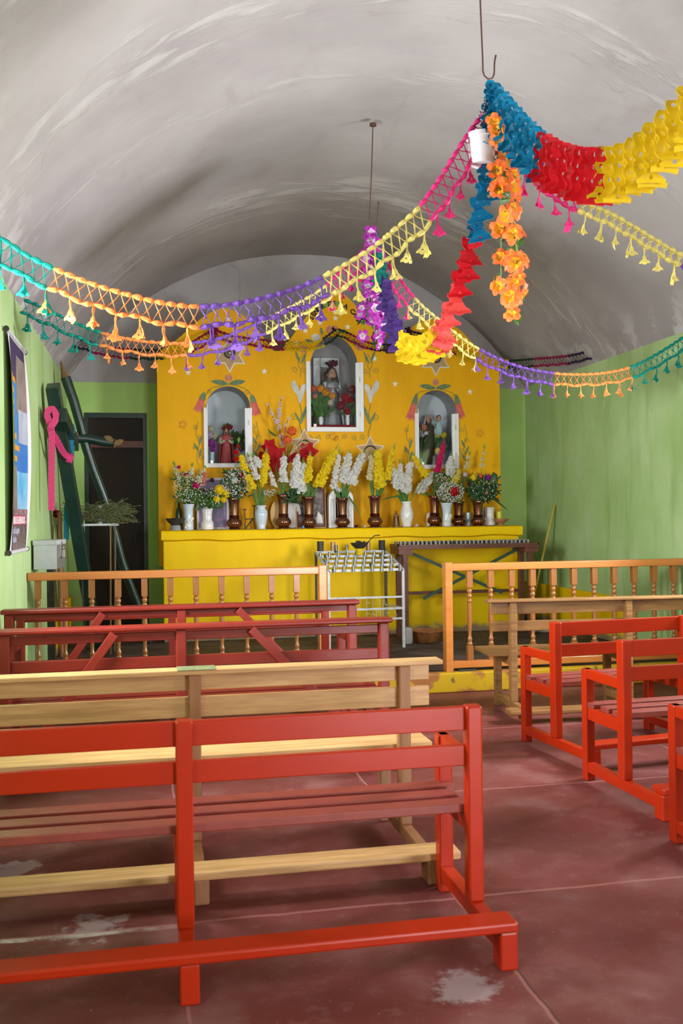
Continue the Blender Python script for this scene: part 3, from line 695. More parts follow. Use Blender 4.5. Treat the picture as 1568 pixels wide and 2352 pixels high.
# ================================================================ PEWS
def pew(label, group, loc, rz, xs, H=.84, seat=.455, fy=.40, paint='red_paint', wood=False, cap=0, arms=True, kneel=-.31, khgt=.165, braces=False, seat_board=False,
        over=0.0, arm_h=.645, slat1=None, slat2=None, kneel_over=0.0, kneel_w=.11, kneel_mat=None, pw=.055, pd=.07, runner=True):
    t = thing('church_pew', loc, label, 'pew', group, rz)
    pm = M[paint]; sm = M['pale_wood'] if wood == 'pale' else M['oak_wood'] if wood == 'oak' else pm
    postm = pm if not wood else (M['post_wood'] if wood == 'pale' else M['oak_wood'])
    rx_, lx_ = max(xs), min(xs); ex = over
    def P(name, a, b, m, bev=.005):
        q = MB(); q.bb(a, b); return q.build(name, m, t, bevel=bev)
    # rear posts stand on the side runners, front legs on the floor
    for x in xs:
        P('post', (x - pw / 2, -pd / 2, .105), (x + pw / 2, pd / 2, H), postm, .008)
        P('leg', (x - pw / 2, fy - .03, 0), (x + pw / 2, fy + .03, arm_h if arms and x in (rx_, lx_) else seat - .03), postm, .006)
        P('runner', (x - pw / 2 + .004, (kneel or 0) - .02 if kneel else -pd / 2, .05), (x + pw / 2 - .004, fy - .028, .107), postm, .004)
        P('seat_bearer', (x - pw / 2 + .008, pd / 2 - .002, seat - .10), (x + pw / 2 - .008, fy - .028, seat - .028), postm, .004)
        if kneel:
            P('kneeler_block', (x - .032, kneel - kneel_w / 2 + .008, 0), (x + .032, kneel + kneel_w / 2 - .02, khgt - .034), postm, .008)
        if arms and x in (rx_, lx_):
            P('armrest', (x - .022, pd / 2 - .004, arm_h - .055), (x + .022, fy + .034, arm_h), postm, .005)
    s1 = slat1 or (H - .005, H - .095); s2 = slat2 or (s1[1] - .053, s1[1] - .132)
    m_x = sorted(xs); segs = [(lx_ - ex, rx_ + ex)]
    yb = -.012 if not wood else .0
    for z1, z0 in (s1, s2):
        for a, b in segs: P('back_slat', (a, yb + .012, z0), (b, yb + .037, z1), sm, .004)
    if seat_board:
        P('seat', (lx_ - ex - .02, pd / 2 + .002, seat - .028), (rx_ + ex + .02, fy + .045, seat), sm, .004)
    else:
        for k in range(3):
            w = (fy + .03 - pd / 2) / 3; y0 = pd / 2 + .004 + k * w
            P('seat_slat', (lx_ - (.02 if k == 2 else .0), y0, seat - .034), (rx_ + (.02 if k == 2 else -.005 * k), y0 + w - .040, seat), M['red_paint_worn'] if paint == 'red_paint' and not wood else sm, .005)
    if cap:
        P('top_cap', (lx_ - ex - .05, -.055, H), (rx_ + ex + .05, .055, H + cap), sm, .010 if not wood else .005)
    if kneel:
        P('kneeler_board', (lx_ - .03 - kneel_over, kneel - kneel_w / 2, khgt - .034), (rx_ + .032 + kneel_over, kneel + kneel_w / 2, khgt), M[kneel_mat] if kneel_mat else (sm if wood else M['red_paint']), .008)
    if braces:
        for s_, xo, xi in ((1, rx_ - .03, rx_ - .80), (-1, lx_ + .03, lx_ + .60)):
            q = MB(); q.beam((xo, -.047, .10), (xi, -.047, H - .01), .05, .018, (0, 1, 0)); q.build('brace', pm, t, bevel=.003)
    return t
RG = 'red painted pews on the right of the aisle'
pew('glossy red painted pew in the left foreground with a red kneeler behind it', None, (0, 3.44, 0), 0, [-.93, .10, 1.17], kneel=-.31, kneel_mat='red_paint', fy=.375, H=.835, pd=.06, pw=.06)
pew('pale unpainted wooden pew with pale kneeler board, left of the aisle', None, (0, 4.36, 0), 0, [-.78, .176, 1.145], H=.85, seat=.47, wood='pale', cap=.022, arms=False, kneel=-.43, khgt=.135,
    seat_board=True, over=.13, kneel_over=.08, slat1=(.848, .772), slat2=(.742, .650), kneel_w=.14, kneel_mat='pale_wood', fy=.40)
pew('maroon pew with capped back and diagonal braces, directly ahead of the pale wooden pew', None, (0, 5.64, 0), 0, [-.82, .155, 1.36], H=.905, seat=.50, cap=.03, paint='maroon_paint', kneel=None, braces=True, arm_h=.68, slat1=(.892, .842), slat2=(.75, .685), pw=.06, fy=.42)
pew('second maroon pew with capped back and diagonal braces, taller and nearer the altar', None, (0, 6.60, 0), 0, [-.93, .185, 1.366], H=.93, seat=.50, cap=.032, paint='maroon_paint', kneel=None, braces=True, arm_h=.71, slat1=(.925, .885), slat2=(.775, .73), pw=.06, fy=.40)
pew('maroon pew without cap or braces standing right against the left altar railing', None, (0, 7.30, 0), 0, [-.95, .137, 1.30], H=.87, seat=.47, paint='maroon_paint', kneel=None, arms=False, slat1=(.865, .80), fy=.38)
# little strip of olive tape on the pale pew's cap
mb = MB(); mb.bb((.10, 4.300, .872), (.27, 4.420, .8745)); tag(mb.build('tape_strip', M['dry_green']), 'short olive green strip lying on the cap of the pale pew', 'tape')
pew('oak pew with capped back, wide plank seat and low kneeler board by the right railing', None, (2.715, 7.0, 0), math.radians(-4), [0, .93, 1.85], H=.87, seat=.475, wood='oak', cap=.022, arms=False, kneel=-.27, khgt=.10,
    seat_board=True, over=.16, kneel_w=.15, kneel_over=.10, slat1=(.865, .775), fy=.42)
pew('red painted pew right of the aisle, directly behind the oak pew', RG, (2.535, 5.79, 0), math.radians(7), [0, .98, 1.95], H=.85, fy=.39, kneel=-.41)
pew('red painted pew right of the aisle, middle one of the three red ones', RG, (2.495, 4.80, 0), math.radians(3), [0, 1.0, 2.1], H=.86, fy=.40, kneel=-.36)
pew('red painted pew at the right edge of the view, nearest of the right-hand red ones', RG, (2.41, 3.72, 0), math.radians(1), [0, 1.0, 2.1], H=.86, fy=.40, kneel=-.36)

# ================================================================ CANDLE RACK
def rack():
    X0, X1, Yf, Yb = 1.77, 2.56, 9.70, 10.46; zf, zb = .985, 1.15
    t = thing('candle_rack', ((X0 + X1) / 2, (Yf + Yb) / 2, ZP), 'white painted iron candle rack with stepped rows of small cups, before the altar', 'candle rack'); o = t.location.copy()
    m = M['white_metal']
    def P(name, segs, w=.022, mm=m):
        q = MB(o)
        for a, b in segs: q.beam(a, b, w, w)
        return q.build(name, mm, t)
    for x, y, z in ((X0, Yf, zf), (X1, Yf, zf)): P('leg', [((x, y, ZP), (x, y, z))], .026)
    for x, y, z in ((X0, Yb, zb), (X1, Yb, zb)): P('leg', [((x, y, ZP), (x, y, z))], .026, M['dark_iron'])
    for x in (X0, X1): P('side_bar', [((x, Yf, zf), (x, Yb, zb))])
    rows = []
    for k in range(5):
        u = k / 4; y = Yf + (Yb - Yf) * u; z = zf + (zb - zf) * u; P('tray_bar', [((X0, y, z), (X1, y, z))], .026); rows.append((y, z))
    for z in (.70, .58, .475): P('front_bar', [((X0, Yf, z), (X1, Yf, z))], .02)
    P('side_bar', [((X0, Yf, .58), (X0, Yb, .58))], .018); P('side_bar', [((X1, Yf, .58), (X1, Yb, .55))], .018)
    cup = MB(); cup.lathe([(.0, .012), (.014, .012), (.016, .0), (.016, .07), (.0135, .07), (.013, .02), (0, .02)], 12, cap=False)
    c0_ = None; can = MB(); can.lathe([(0, 0), (.036, 0), (.038, .11), (.034, .11), (.032, .02), (0, .02)], 16, cap=False)
    def put(x, y, z, mm, src, nm, lab=None):
        q = src.build(nm, mm, t, smooth='auto') if isinstance(src, MB) else None
        if q is None: q = src.copy(); C.objects.link(q); q.parent = t
        q.location = Vector((x, y, z)) - o
        if lab: q['label'] = lab
        return q
    for k, (y, z) in enumerate(rows[:4]):
        n = 8; sh_ = .05 if k % 2 == 0 else .0
        for i in range(n):
            x = X0 + .012 + sh_ * .9 + (X1 - X0 - .03) * i / (n - .4)
            if x > X1: continue
            s_ = c0_ or cup; q = put(x, y - .022, z - .018, M['cup_metal'], s_, 'candle_cup'); c0_ = c0_ or q
    y, z = rows[4]
    for x in (2.0, 2.12, 2.24, 2.36): put(x, y, z + .01, M['cup_metal'], c0_, 'candle_cup')
    put(X0 + .05, y, z + .012, M['dark_iron'], can, 'tin_can'); put(X1 - .04, y, z + .012, M['soot'], can, 'tin_can', 'soot-black tin can')
    can2 = MB(); can2.lathe([(0, 0), (.026, 0), (.027, .10), (.023, .10), (.022, .02), (0, .02)], 16, cap=False)
    put(X0 + .19, y, z + .012, M['copper_tin'], can2, 'tin_can', 'copper coloured tin can'); put(X1 - .20, y, z + .012, M['copper_tin'], can2, 'tin_can', 'copper coloured tin can')
    # bent wire letters between the lower bars
    GL = {'R': [[(0, 0), (0, 1), (.6, 1), (.7, .75), (.6, .5), (0, .5)], [(.3, .5), (.7, 0)]], 'I': [[(.3, 0), (.3, 1)]], 'L': [[(.0, 1), (.0, 0), (.6, 0)]],
          'U': [[(0, 1), (0, .2), (.3, 0), (.6, .2), (.6, 1)]], 'F': [[(0, 0), (0, 1), (.6, 1)], [(0, .5), (.5, .5)]], 'A': [[(0, 0), (.3, 1), (.6, 0)], [(.15, .4), (.45, .4)]],
          'E': [[(.6, 1), (0, 1), (0, 0), (.6, 0)], [(0, .5), (.5, .5)]], 'S': [[(.6, .85), (.3, 1), (0, .75), (.3, .5), (.6, .25), (.3, 0), (0, .15)]], 'M': [[(0, 0), (0, 1), (.35, .5), (.7, 1), (.7, 0)]],
          'Q': [[(.3, 0), (0, .2), (0, .8), (.3, 1), (.6, .8), (.6, .2), (.3, 0)], [(.35, .3), (.65, 0)]]}
    def word(chs, z0, h, Y):
        for ch, x in chs:
            q = MB(o)
            for st in GL[ch]: q.tube([(x + a * .065, Y, z0 + b * h) for a, b in st], .0022, 5)
            q.build('wire_letter', M['white_metal'], t)
    xs_ = lambda z_: X0 + (z_ - 215) / 1150 * (X1 - X0)
    word([('R', xs_(310)), ('I', xs_(400)), ('Q', xs_(510)), ('U', xs_(625)), ('F', xs_(790)), ('I', xs_(855)), ('I', xs_(965)), ('A', xs_(1035))], .59, .11, Yf - .014)
    word([('F', xs_(790)), ('A', xs_(860)), ('M', xs_(940)), ('I', xs_(1010)), ('I', xs_(1050)), ('E', xs_(1100)), ('S', xs_(1200))], .485, .10, Yf - .014)
    # wax drips
    q = MB(o)
    for k in range(26):
        y_, z_ = rows[random.randrange(5)]; x = rr(X0, X1); q.ell((x, y_ - .012, z_ + .006), (.009, .006, rr(.006, .02)), 6, 5)
    q.build('wax_drips', M['petal_paleyellow'], t)
    q = MB(o)
    for k in range(10):
        y_, z_ = rows[random.randrange(5)]; x = rr(X0, X1); q.ell((x, y_ - .014, z_ + .004), (.014, .006, rr(.012, .03)), 6, 5)
    q.build('green_wax', M['dark_green_paint'], t)
    # a long-handled pan lies on a yellow cup on top
    yy, zz = rows[3]
    q = MB(); cxp = X0 + .44; q.lathe([(0, 0), (.034, 0), (.042, .07), (.036, .07), (.03, .01), (0, .01)], 18, (cxp, yy - .05, zz + .014)); tag(q.build('yellow_cup', M['petal_yellow'], smooth='auto'), 'small yellow cup under the frying pan on the candle rack', 'cup')
    q2 = thing('frying_pan', (cxp, yy - .05, zz + .086), 'small blackened pan with raised handle resting on the candle rack', 'pan')
    q = MB(); q.lathe([(0, 0), (.05, .0), (.085, .035), (.10, .06), (.096, .06), (.08, .038), (.05, .006), (0, .006)], 24, cap=False); q.build('bowl', M['dark_iron'], q2, smooth='auto')
    q = MB(); q.tube([(.07, 0, .03), (.12, 0, .09), (.17, 0, .135), (.23, 0, .14)], [.012, .009, .009, .010], 8, .6); q.build('handle', M['dark_iron'], q2, smooth=True)
    q = MB()
    for k in range(12):
        a = rr(0, 6.28); r_ = rr(0, .06); q.box((r_ * math.cos(a), r_ * math.sin(a), .055 + rr(0, .02)), (rr(.01, .04), rr(.01, .03), .015), Euler((rr(0, 1), rr(0, 1), rr(0, 3))).to_matrix())
    tag(q.build('charcoal', M['soot'], q2), kind='stuff')
rack()

# ================================================================ LONG CANDLE TABLE
def ctable():
    X0, X1, Y0, Y1, Z1 = 2.68, 4.27, 10.24, 10.62, 1.20
    t = thing('candle_table', ((X0 + X1) / 2, (Y0 + Y1) / 2, ZP), 'long brown iron candle table with green cross braces in front of the altar', 'candle table'); o = t.location.copy()
    q = MB(o); q.bb((X0 - .03, Y0, Z1 - .03), (X1 + .03, Y1, Z1)); q.build('tray', M['brown_metal'], t, bevel=.004)
    q = MB(o)
    for a, b in (((X0 - .03, Y0, Z1), (X1 + .03, Y0 + .012, Z1 + .022)), ((X0 - .03, Y1 - .012, Z1), (X1 + .03, Y1, Z1 + .022)), ((X0 - .03, Y0, Z1), (X0 - .018, Y1, Z1 + .022)), ((X1 + .018, Y0, Z1), (X1 + .03, Y1, Z1 + .022))): q.bb(a, b)
    q.build('tray_rim', M['brown_metal'], t)
    for x in (X0 + .06, X1 - .06):
        q = MB(o); q.bb((x - .08, Y0 + .0, Z1 - .085), (x + .08, Y1, Z1 - .03)); q.build('bracket', M['brown_metal'], t)
        for y in (Y0 + .05, Y1 - .05):
            q = MB(o); q.bb((x - .03, y - .03, ZP), (x + .03, y + .03, Z1 - .03)); q.build('leg', M['brown_metal'], t, bevel=.004)
    q = MB(o); q.beam((X0 + .06, Y1 - .05, .66), (X1 - .06, Y1 - .05, .66), .035, .035); q.build('stretcher', M['brown_metal'], t)
    a, b = X0 + .1, X1 - .1
    q = MB(o); q.beam((a, Y1 - .12, Z1 - .04), (b - .22, Y1 - .12, .64), .035, .012, (0, 1, 0)); q.build('brace', M['green_metal'], t)
    q = MB(o); q.beam((b, Y1 - .14, Z1 - .04), (a + .22, Y1 - .14, .60), .035, .012, (0, 1, 0)); q.build('brace', M['green_metal'], t)
    cup = MB(); cup.lathe([(0, 0), (.017, 0), (.020, .045), (.017, .045), (.015, .01), (0, .01)], 12, cap=False); c0_ = None
    for r_ in range(3):
        for i in range(31):
            if random.random() < .06: continue
            if c0_ is None: c0_ = cup.build('candle_cup', M['cup_metal'], t, smooth='auto'); c = c0_
            else: c = c0_.copy(); C.objects.link(c); c.parent = t
            c.location = Vector((X0 + .02 + (X1 - X0 - .04) * (i + (r_ % 2) * .5) / 31, Y0 + .07 + .11 * r_ + rr(-.01, .01), Z1)) - o
            if random.random() < .45: c.scale = (1, 1, 1.2)
    q = MB(o)
    for k in range(120): q.ell((rr(X0, X1), rr(Y0 + .02, Y1 - .02), Z1 + .003), (rr(.005, .02), rr(.005, .02), .005), 5, 4)
    q.build('wax_crumbs', M['petal_paleyellow'], t)['kind'] = 'stuff'
ctable()
mb = MB(); mb.lathe([(0, 0), (.11, 0), (.125, .01), (.16, .10), (.185, .125), (.185, .133), (.155, .108), (.118, .018), (0, .015)], 36, (2.90, 10.02, ZP), cap=False)
tag(mb.build('enamel_basin', M['enamel'], smooth='auto'), 'wide rust-brown enamel basin on the floor under the candle table', 'basin')
mb = MB(); mb.box((2.66, 9.93, ZP + .09), (.09, .10, .18), Euler((0, 0, .3)).to_matrix()); tag(mb.build('concrete_block', M['niche_grey'], bevel=.02), 'small grey concrete lump beside the candle rack leg', 'block')
for i, (x, y, s_, lab) in enumerate(((4.45, 10.5, .14, 'small grey cement block beyond the right end of the candle table'),)):
    mb = MB(); mb.box((x, y, ZP + s_ * .5), (s_ * 1.3, s_, s_), Euler((0, 0, .2 * i)).to_matrix()); tag(mb.build('cement_block', M['niche_grey'], bevel=.015), lab, 'block')
p1 = PXp(1273, 1160, XR - .03); mb = MB(); mb.tube([(4.36, 10.80, ZP), p1], .014, 8)
tag(mb.build('broom_handle', M['petal_paleyellow'], smooth=True), 'thin yellow stick leaning against the green right wall', 'stick')

# ================================================================ LEFT WALL: crosses, box, stand, banners
def cross_square():
    a, b = PZ(222, 1490, ZP), Vector((XL + .10, 9.28, 2.80)); d = b - a
    t = thing('wooden_cross', (a.x, a.y, ZP), 'dark green cross of squared beams leaning on the left wall, draped in pink', 'cross'); o = t.location.copy()
    q = MB(o); q.beam(a + Vector((0, 0, .05)), b, .16, .12, (1, 0, 0)); q.build('upright', M['dark_green_paint'], t, bevel=.008)
    m_ = a + d * .86
    m_ = Vector((XL + .17, m_.y + .12, m_.z))
    q = MB(o); q.beam(m_ + Vector((0.02, -.52, .07)), m_ + Vector((.04, .62, -.12)), .11, .13); q.build('crossbar', M['dark_green_paint'], t, bevel=.008)
    return m_
mc = cross_square()
def cross_log():
    a = Vector((-.05, 10.78, ZP)); b = PXp(150, 868, XL + .12)
    t = thing('wooden_cross', (a.x, a.y, ZP), 'dark green cross made of round logs leaning in the corner by the door', 'cross'); o = t.location.copy()
    pts = [a + (b - a) * (i / 12) + Vector((math.sin(i * 1.3) * .012, 0, math.cos(i) * .008)) for i in range(13)]
    q = MB(o); q.tube(pts, [.043 + .010 * i / 12 for i in range(13)], 14); q.build('upright', M['dark_green_paint'], t, smooth='auto')
    c0_, c1_ = PY(176, 1006, 10.45), PY(262, 1018, 10.52); dd = (c1_ - c0_)
    q = MB(o); q.tube([c0_, c0_ + dd * .3 + Vector((0, 0, .01)), c0_ + dd * .7, c1_], [.055, .05, .05, .042], 14); q.build('crossbar', M['dark_green_paint'], t, smooth='auto')
    q = MB(o); q.tube([c0_ - dd * .07, c0_ + dd * .02], .066, 12); q.build('cut_end', M['raw_wood'], t, label='bare cut end of the log')
    q = MB(o); q.tube([c1_ - dd * .02, c1_ + dd * .04], .048, 12)
    for s_ in (-1, 1): q.shape(fill2d([leaf_lp((0, 0), (.10 * s_, .05), .03)], .006), T(*(c1_ + Vector((0, -.06, -.02 * s_)))) @ FACE_S)
    q.build('cut_end', M['raw_wood'], t, label='bare frayed cut end of the log')
    q = MB(o); e = (b - a).normalized(); q.tube([b, b + e * .06, b + e * .16 + Vector((0, 0, .02))], [.05, .03, .006], 8); q.build('cut_end', M['raw_wood'], t, label='splintered bare top of the log')
cross_log()
def ribbon(name, pts, w, m, label, cat, th=.012, R_=(0, -1, 0)):
    P_ = smooth_path(pts, len(pts) * 7); mb = MB(); vs = []; n = len(P_)
    for i, p in enumerate(P_):
        d = (P_[min(i + 1, n - 1)] - P_[max(i - 1, 0)]).normalized(); s_ = d.cross(Vector(R_)).normalized(); nn = s_.cross(d)
        ww = w * (1 + .10 * math.sin(i * 2.2)); 
        for a, b in ((-1, -1), (1, -1), (1, 1), (-1, 1)): vs.append(p + s_ * a * ww / 2 + nn * b * th / 2)
    fs = [(i * 4 + j, i * 4 + (j + 1) % 4, i * 4 + 4 + (j + 1) % 4, i * 4 + 4 + j) for i in range(n - 1) for j in range(4)] + [(3, 2, 1, 0), tuple((n - 1) * 4 + j for j in range(4))]
    mb.add(vs, fs); return tag(mb.build(name, m, smooth='auto'), label, cat)
Yc = 8.99
q = lambda x, y, Y=Yc: PY(x, y, Y)
ribbon('crochet_ribbon', [q(118, 1172), q(118, 1100), q(119, 1030), q(118, 985), q(112, 965), q(108, 950), q(118, 938), q(128, 950), q(126, 968), q(116, 985, 8.97), q(130, 1010, 9.12), q(145, 1038, 9.3), q(158, 1050, 9.5), q(163, 1045, 9.55), q(158, 1062, 9.5)], .055, M['crochet_pink'],
       'pink crocheted ribbon looped over the squared green cross', 'ribbon', .014)
Yd = 9.72
ribbon('crochet_ribbon', [q(164, 975, Yd), q(168, 990, Yd), q(156, 1010, Yd), q(154, 1040, Yd), q(160, 1045, Yd), q(165, 1010, Yd), q(163, 985, Yd)], .04, M['crochet_blue'], 'short blue crocheted ribbon tied around the crossbar of the squared cross', 'ribbon')
ribbon('crochet_ribbon', [q(166, 1000, 9.93), q(163, 1060, 9.94), q(158, 1120, 9.95), q(153, 1175, 9.95), q(153, 1240, 9.95)], .05, M['crochet_blue'], 'blue crocheted ribbon hanging low behind the squared cross, below a dark red rose', 'ribbon')

c_ = PXp(130, 1180, XL + .035); rb = MB()
for k in range(16):
    d = Vector((rr(-1, 1), rr(-1, .2), rr(-1, 1))).normalized(); x_, y_, n_ = _basis(d); p = c_ + d * .022
    for a in range(5):
        e = x_ * math.cos(a * 1.257) + y_ * math.sin(a * 1.257); s2_ = e.cross(n_) * .014
        rb.add([p, p + e * .02 - s2_ + n_ * .01, p + e * .034 + n_ * .006, p + e * .02 + s2_ + n_ * .01], [(0, 1, 2, 3)])
tag(rb.build('silk_rose', M['petal_crimson']), 'dark red rose stuck to the left wall beside the squared green cross', 'flower')

def dbox():
    t = thing('donation_box', (-.865, 8.50, ZP), 'white metal donation box with a padlock, standing on a dark leg by the left wall', 'donation box', rz=math.radians(-4))
    z = 1.13 - ZP
    mb = MB(); mb.bb((-.105, -.15, z), (.085, .30, z + .23)); mb.build('body', [M['box_white'], M['box_grey']], t, bevel=.004)
    bd = kids(t)[0]
    for p in bd.data.polygons:
        if p.normal.x > .5: p.material_index = 1
    mb = MB(); mb.bb((-.110, -.158, z + .205), (.090, .305, z + .245)); mb.build('lid', M['box_white'], t, bevel=.004)
    mb = MB(); mb.bb((.085, .03, z + .10), (.095, .08, z + .23)); mb.build('hasp', M['padlock_metal'], t)
    mb = MB(); mb.bb((.098, .02, z + .09), (.125, .09, z + .16)); pl = mb.build('padlock', M['padlock_metal'], t, bevel=.004)
    mb = MB(); mb.tube([(.11, .035, z + .155), (.11, .035, z + .185), (.11, .055, z + .20), (.11, .075, z + .185), (.11, .075, z + .155)], .006, 6); mb.build('shackle', M['padlock_metal'], pl, smooth=True)
    mb = MB(); mb.bb((-.03, .03, 0), (.03, .09, z)); mb.build('leg', M['dark_iron'], t)
dbox()
def stand():
    t = thing('flower_stand', (-.54, 10.14, ZP), 'tall thin iron stand by the door holding dried greenery', 'stand'); H = 1.49 - ZP
    mb = MB()
    for a, b in (((-.19, -.10, H), (.19, -.10, H)), ((-.19, .10, H), (.19, .10, H)), ((-.19, -.10, H), (-.19, .10, H)), ((.19, -.10, H), (.19, .10, H)), ((-.19, 0, H), (.19, 0, H))): mb.beam(a, b, .014, .022)
    mb.build('tray', M['white_metal'], t)
    for x, y in ((-.17, -.09), (.12, -.09), (.16, .09), (-.17, .09)):
        mb = MB(); mb.beam((x, y, H), (x * .9, y, 0), .016, .016); mb.build('leg', M['raw_wood'] if x > 0 else M['dark_iron'], t)
    mb = MB(); mb.beam((-.17, 0, .4), (.15, 0, .4), .014, .014); mb.build('stretcher', M['dark_iron'], t)
    mb = MB(); mb.lathe([(0, 0), (.026, 0), (.028, .08), (.03, .19), (.026, .19), (.02, .01), (0, .01)], 16, (-.53, 10.13, 1.503)); tag(mb.build('pale_vase', M['blue_porcelain'], smooth='auto'), 'small pale vase half hidden in the dried greenery', 'vase')
    mb = MB()
    for k in range(300):
        a = Vector((-.68 + rr(-.06, .30), 10.10 + rr(-.08, .08), 1.53 + rr(0, .08))); L_ = rr(.12, .30)
        d = Vector((random.choice((1, 1, 1, -1)), rr(-.4, .2), rr(-.5, .8))).normalized() * L_
        mid = a + d * .5 + Vector((0, 0, rr(.0, .05))); e = a + d; e.z = max(e.z, 1.508); a.z = max(a.z, 1.51)
        mb.tube([a, mid, e], .0022, 4)
        for _ in range(3):
            p = mid.lerp(e, rnd()); mb.ell(p + Vector((rr(-.012, .012), 0, rr(-.005, .015))), (.006, .006, .004), 5, 4)
    tag(mb.build('dried_greenery', M['dry_green']), 'bundle of drying green stems lying on the tall iron stand', 'greenery', kind='stuff')
stand()
# wooden poles standing in the corner
for x, y, lab in ((-.905, 9.98, 'dark wooden pole standing upright beside the donation box'), (-.93, 10.16, 'second dark pole, just behind the other by the left wall')):
    mb = MB(); mb.tube([(x, y, ZP), (x - .012, y + .02, 1.62 if y < 10.1 else 1.5)], .022, 10); tag(mb.build('wooden_pole', M['post_wood'], smooth='auto'), lab, 'pole')

# ---- banners
def banner(side_, Y0, Y1, z0, z1, label, bulge, draw):
    t = thing('hanging_banner', ((XL if side_ < 0 else XR), (Y0 + Y1) / 2, z0), label, 'banner'); o = t.location.copy(); sx = 1 if side_ < 0 else -1
    base = XL + .012 if side_ < 0 else XR - .012
    W = Y1 - Y0; H = z1 - z0
    def bow(u, v):   # u along Y 0..1, v up 0..1 : cloth curls away from the wall at its edges
        e = abs(2 * u - 1) ** 3
        return base + sx * (.012 + bulge * e * math.sin(math.pi * min(1, max(0, v))) ** .8)
    nu, nv = 24, 40
    def sheet(u0, u1, v0, v1, lift, name, m, par):
        q = MB(o); vs = []; fs = []
        for th in (0, .0015):
            for i in range(nu + 1):
                for j in range(nv + 1):
                    u = u0 + (u1 - u0) * i / nu; v = v0 + (v1 - v0) * j / nv
                    vs.append(Vector((bow(u, v) + sx * (lift + th), Y0 + W * u, z0 + H * v)))
        k = (nu + 1) * (nv + 1)
        for i in range(nu):
            for j in range(nv):
                a = i * (nv + 1) + j; f = (a, a + nv + 1, a + nv + 2, a + 1); fs.append(f); fs.append(tuple(k + x_ for x_ in reversed(f)))
        q.add(vs, fs); return q.build(name, m, par, smooth=True)
    cl = sheet(0, 1, 0, 1, 0, 'cloth', M['veil_white'], t)
    for v, nm in ((1, 'top_rod'), (0, 'bottom_rod')):
        q = MB(o); q.tube([(base + sx * .014, Y0 - .03, z0 + H * v), (base + sx * .014, Y1 + .03, z0 + H * v)], .016, 10); q.build(nm, M['white_metal'], t, smooth='auto')
        for y in (Y0 - .035, Y1 + .035):
            q = MB(o); q.tube([(base + sx * .014, y - .008, z0 + H * v), (base + sx * .014, y + .008, z0 + H * v)], .02, 10); q.build('rod_end', M['dark_iron'], t)
    def words(name, txt, u, v, size, m, ext=.002, bold=.002, sq=1.0):
        vs, fs = text2d(txt, size, ext, 'LEFT', bold); q = MB(o); out = []
        for p in vs:
            yy = p.x * sq; uu = (u + yy / W) if side_ < 0 else (u - yy / W); vv = v + p.y / H
            out.append(Vector((bow(min(1, max(0, uu)), vv) + sx * (.0055 + p.z), Y0 + W * uu, z0 + H * vv)))
        q.add(out, fs); return q.build(name, m, cl)
    draw(sheet, words, cl)
    return t
mk('ban_blue', (.015, .12, .50), .4, col2=(.04, .32, .62), scale=2.2, amt=.5); mk('ban_navy', (.03, .025, .10), .4); mk('ban_sky', (.07, .40, .70), .4, col2=(.45, .62, .80), scale=3, amt=.3)
mk('ban_cloud', (.50, .55, .68), .4, col2=(.30, .34, .46), scale=4, amt=.4); mk('ban_grey', (.16, .13, .13), .4, col2=(.30, .25, .24), scale=8, amt=.4)
mk('ban_crowd', (.10, .03, .04), .4, col2=(.40, .28, .30), scale=26, amt=.3); mk('ban_magenta', (.50, .02, .10), .4); mk('ban_orange', (.85, .36, .03), .4); mk('ban_dark', (.05, .035, .045), .4, col2=(.20, .15, .17), scale=20, amt=.3)
def drawL(sheet, words, cl):
    sheet(.09, .92, .80, .985, .0020, 'printed_header', M['ban_navy'], cl); sheet(.45, .92, .66, .93, .0030, 'printed_figure', M['ban_grey'], cl)
    sheet(.09, .92, .38, .80, .0020, 'printed_sky', M['ban_blue'], cl); sheet(.55, .92, .52, .68, .0035, 'printed_cloud', M['ban_cloud'], cl)
    sheet(.09, .92, .16, .38, .0020, 'printed_sky', M['ban_sky'], cl); sheet(.09, .45, .16, .40, .0030, 'printed_mountain', M['ban_grey'], cl)
    sheet(.09, .92, .05, .20, .0032, 'printed_crowd', M['ban_crowd'], cl); sheet(.09, .85, .125, .17, .0042, 'printed_strip', M['ban_magenta'], cl); sheet(.09, .92, .01, .125, .0040, 'printed_base', M['ban_dark'], cl)
    words('lettering', 'RONDA DE ALFERADOS', .10, .131, .072, M['card_white'], bold=.003, sq=.85)
    words('lettering', 'capilla Laguna', .12, .085, .07, M['ban_cloud'], sq=1.0); words('lettering', 'Familias', .12, .045, .07, M['ban_cloud'], sq=1.0)
    for k, w in enumerate(('Dios te', 'llena', 'el Se', 'bend', 'y ben', 'Santa', 'hermanos', 'Amen')):
        words('lettering', w, .13 + (.0 if k < 5 else .12), .79 - .052 * k, .075, M['ban_orange'], bold=.003)
banner(-1, 6.95, 7.86, 1.32, 2.87, 'tall printed banner with blue sky and crowd on the left wall, curling at its edges', .045, drawL)
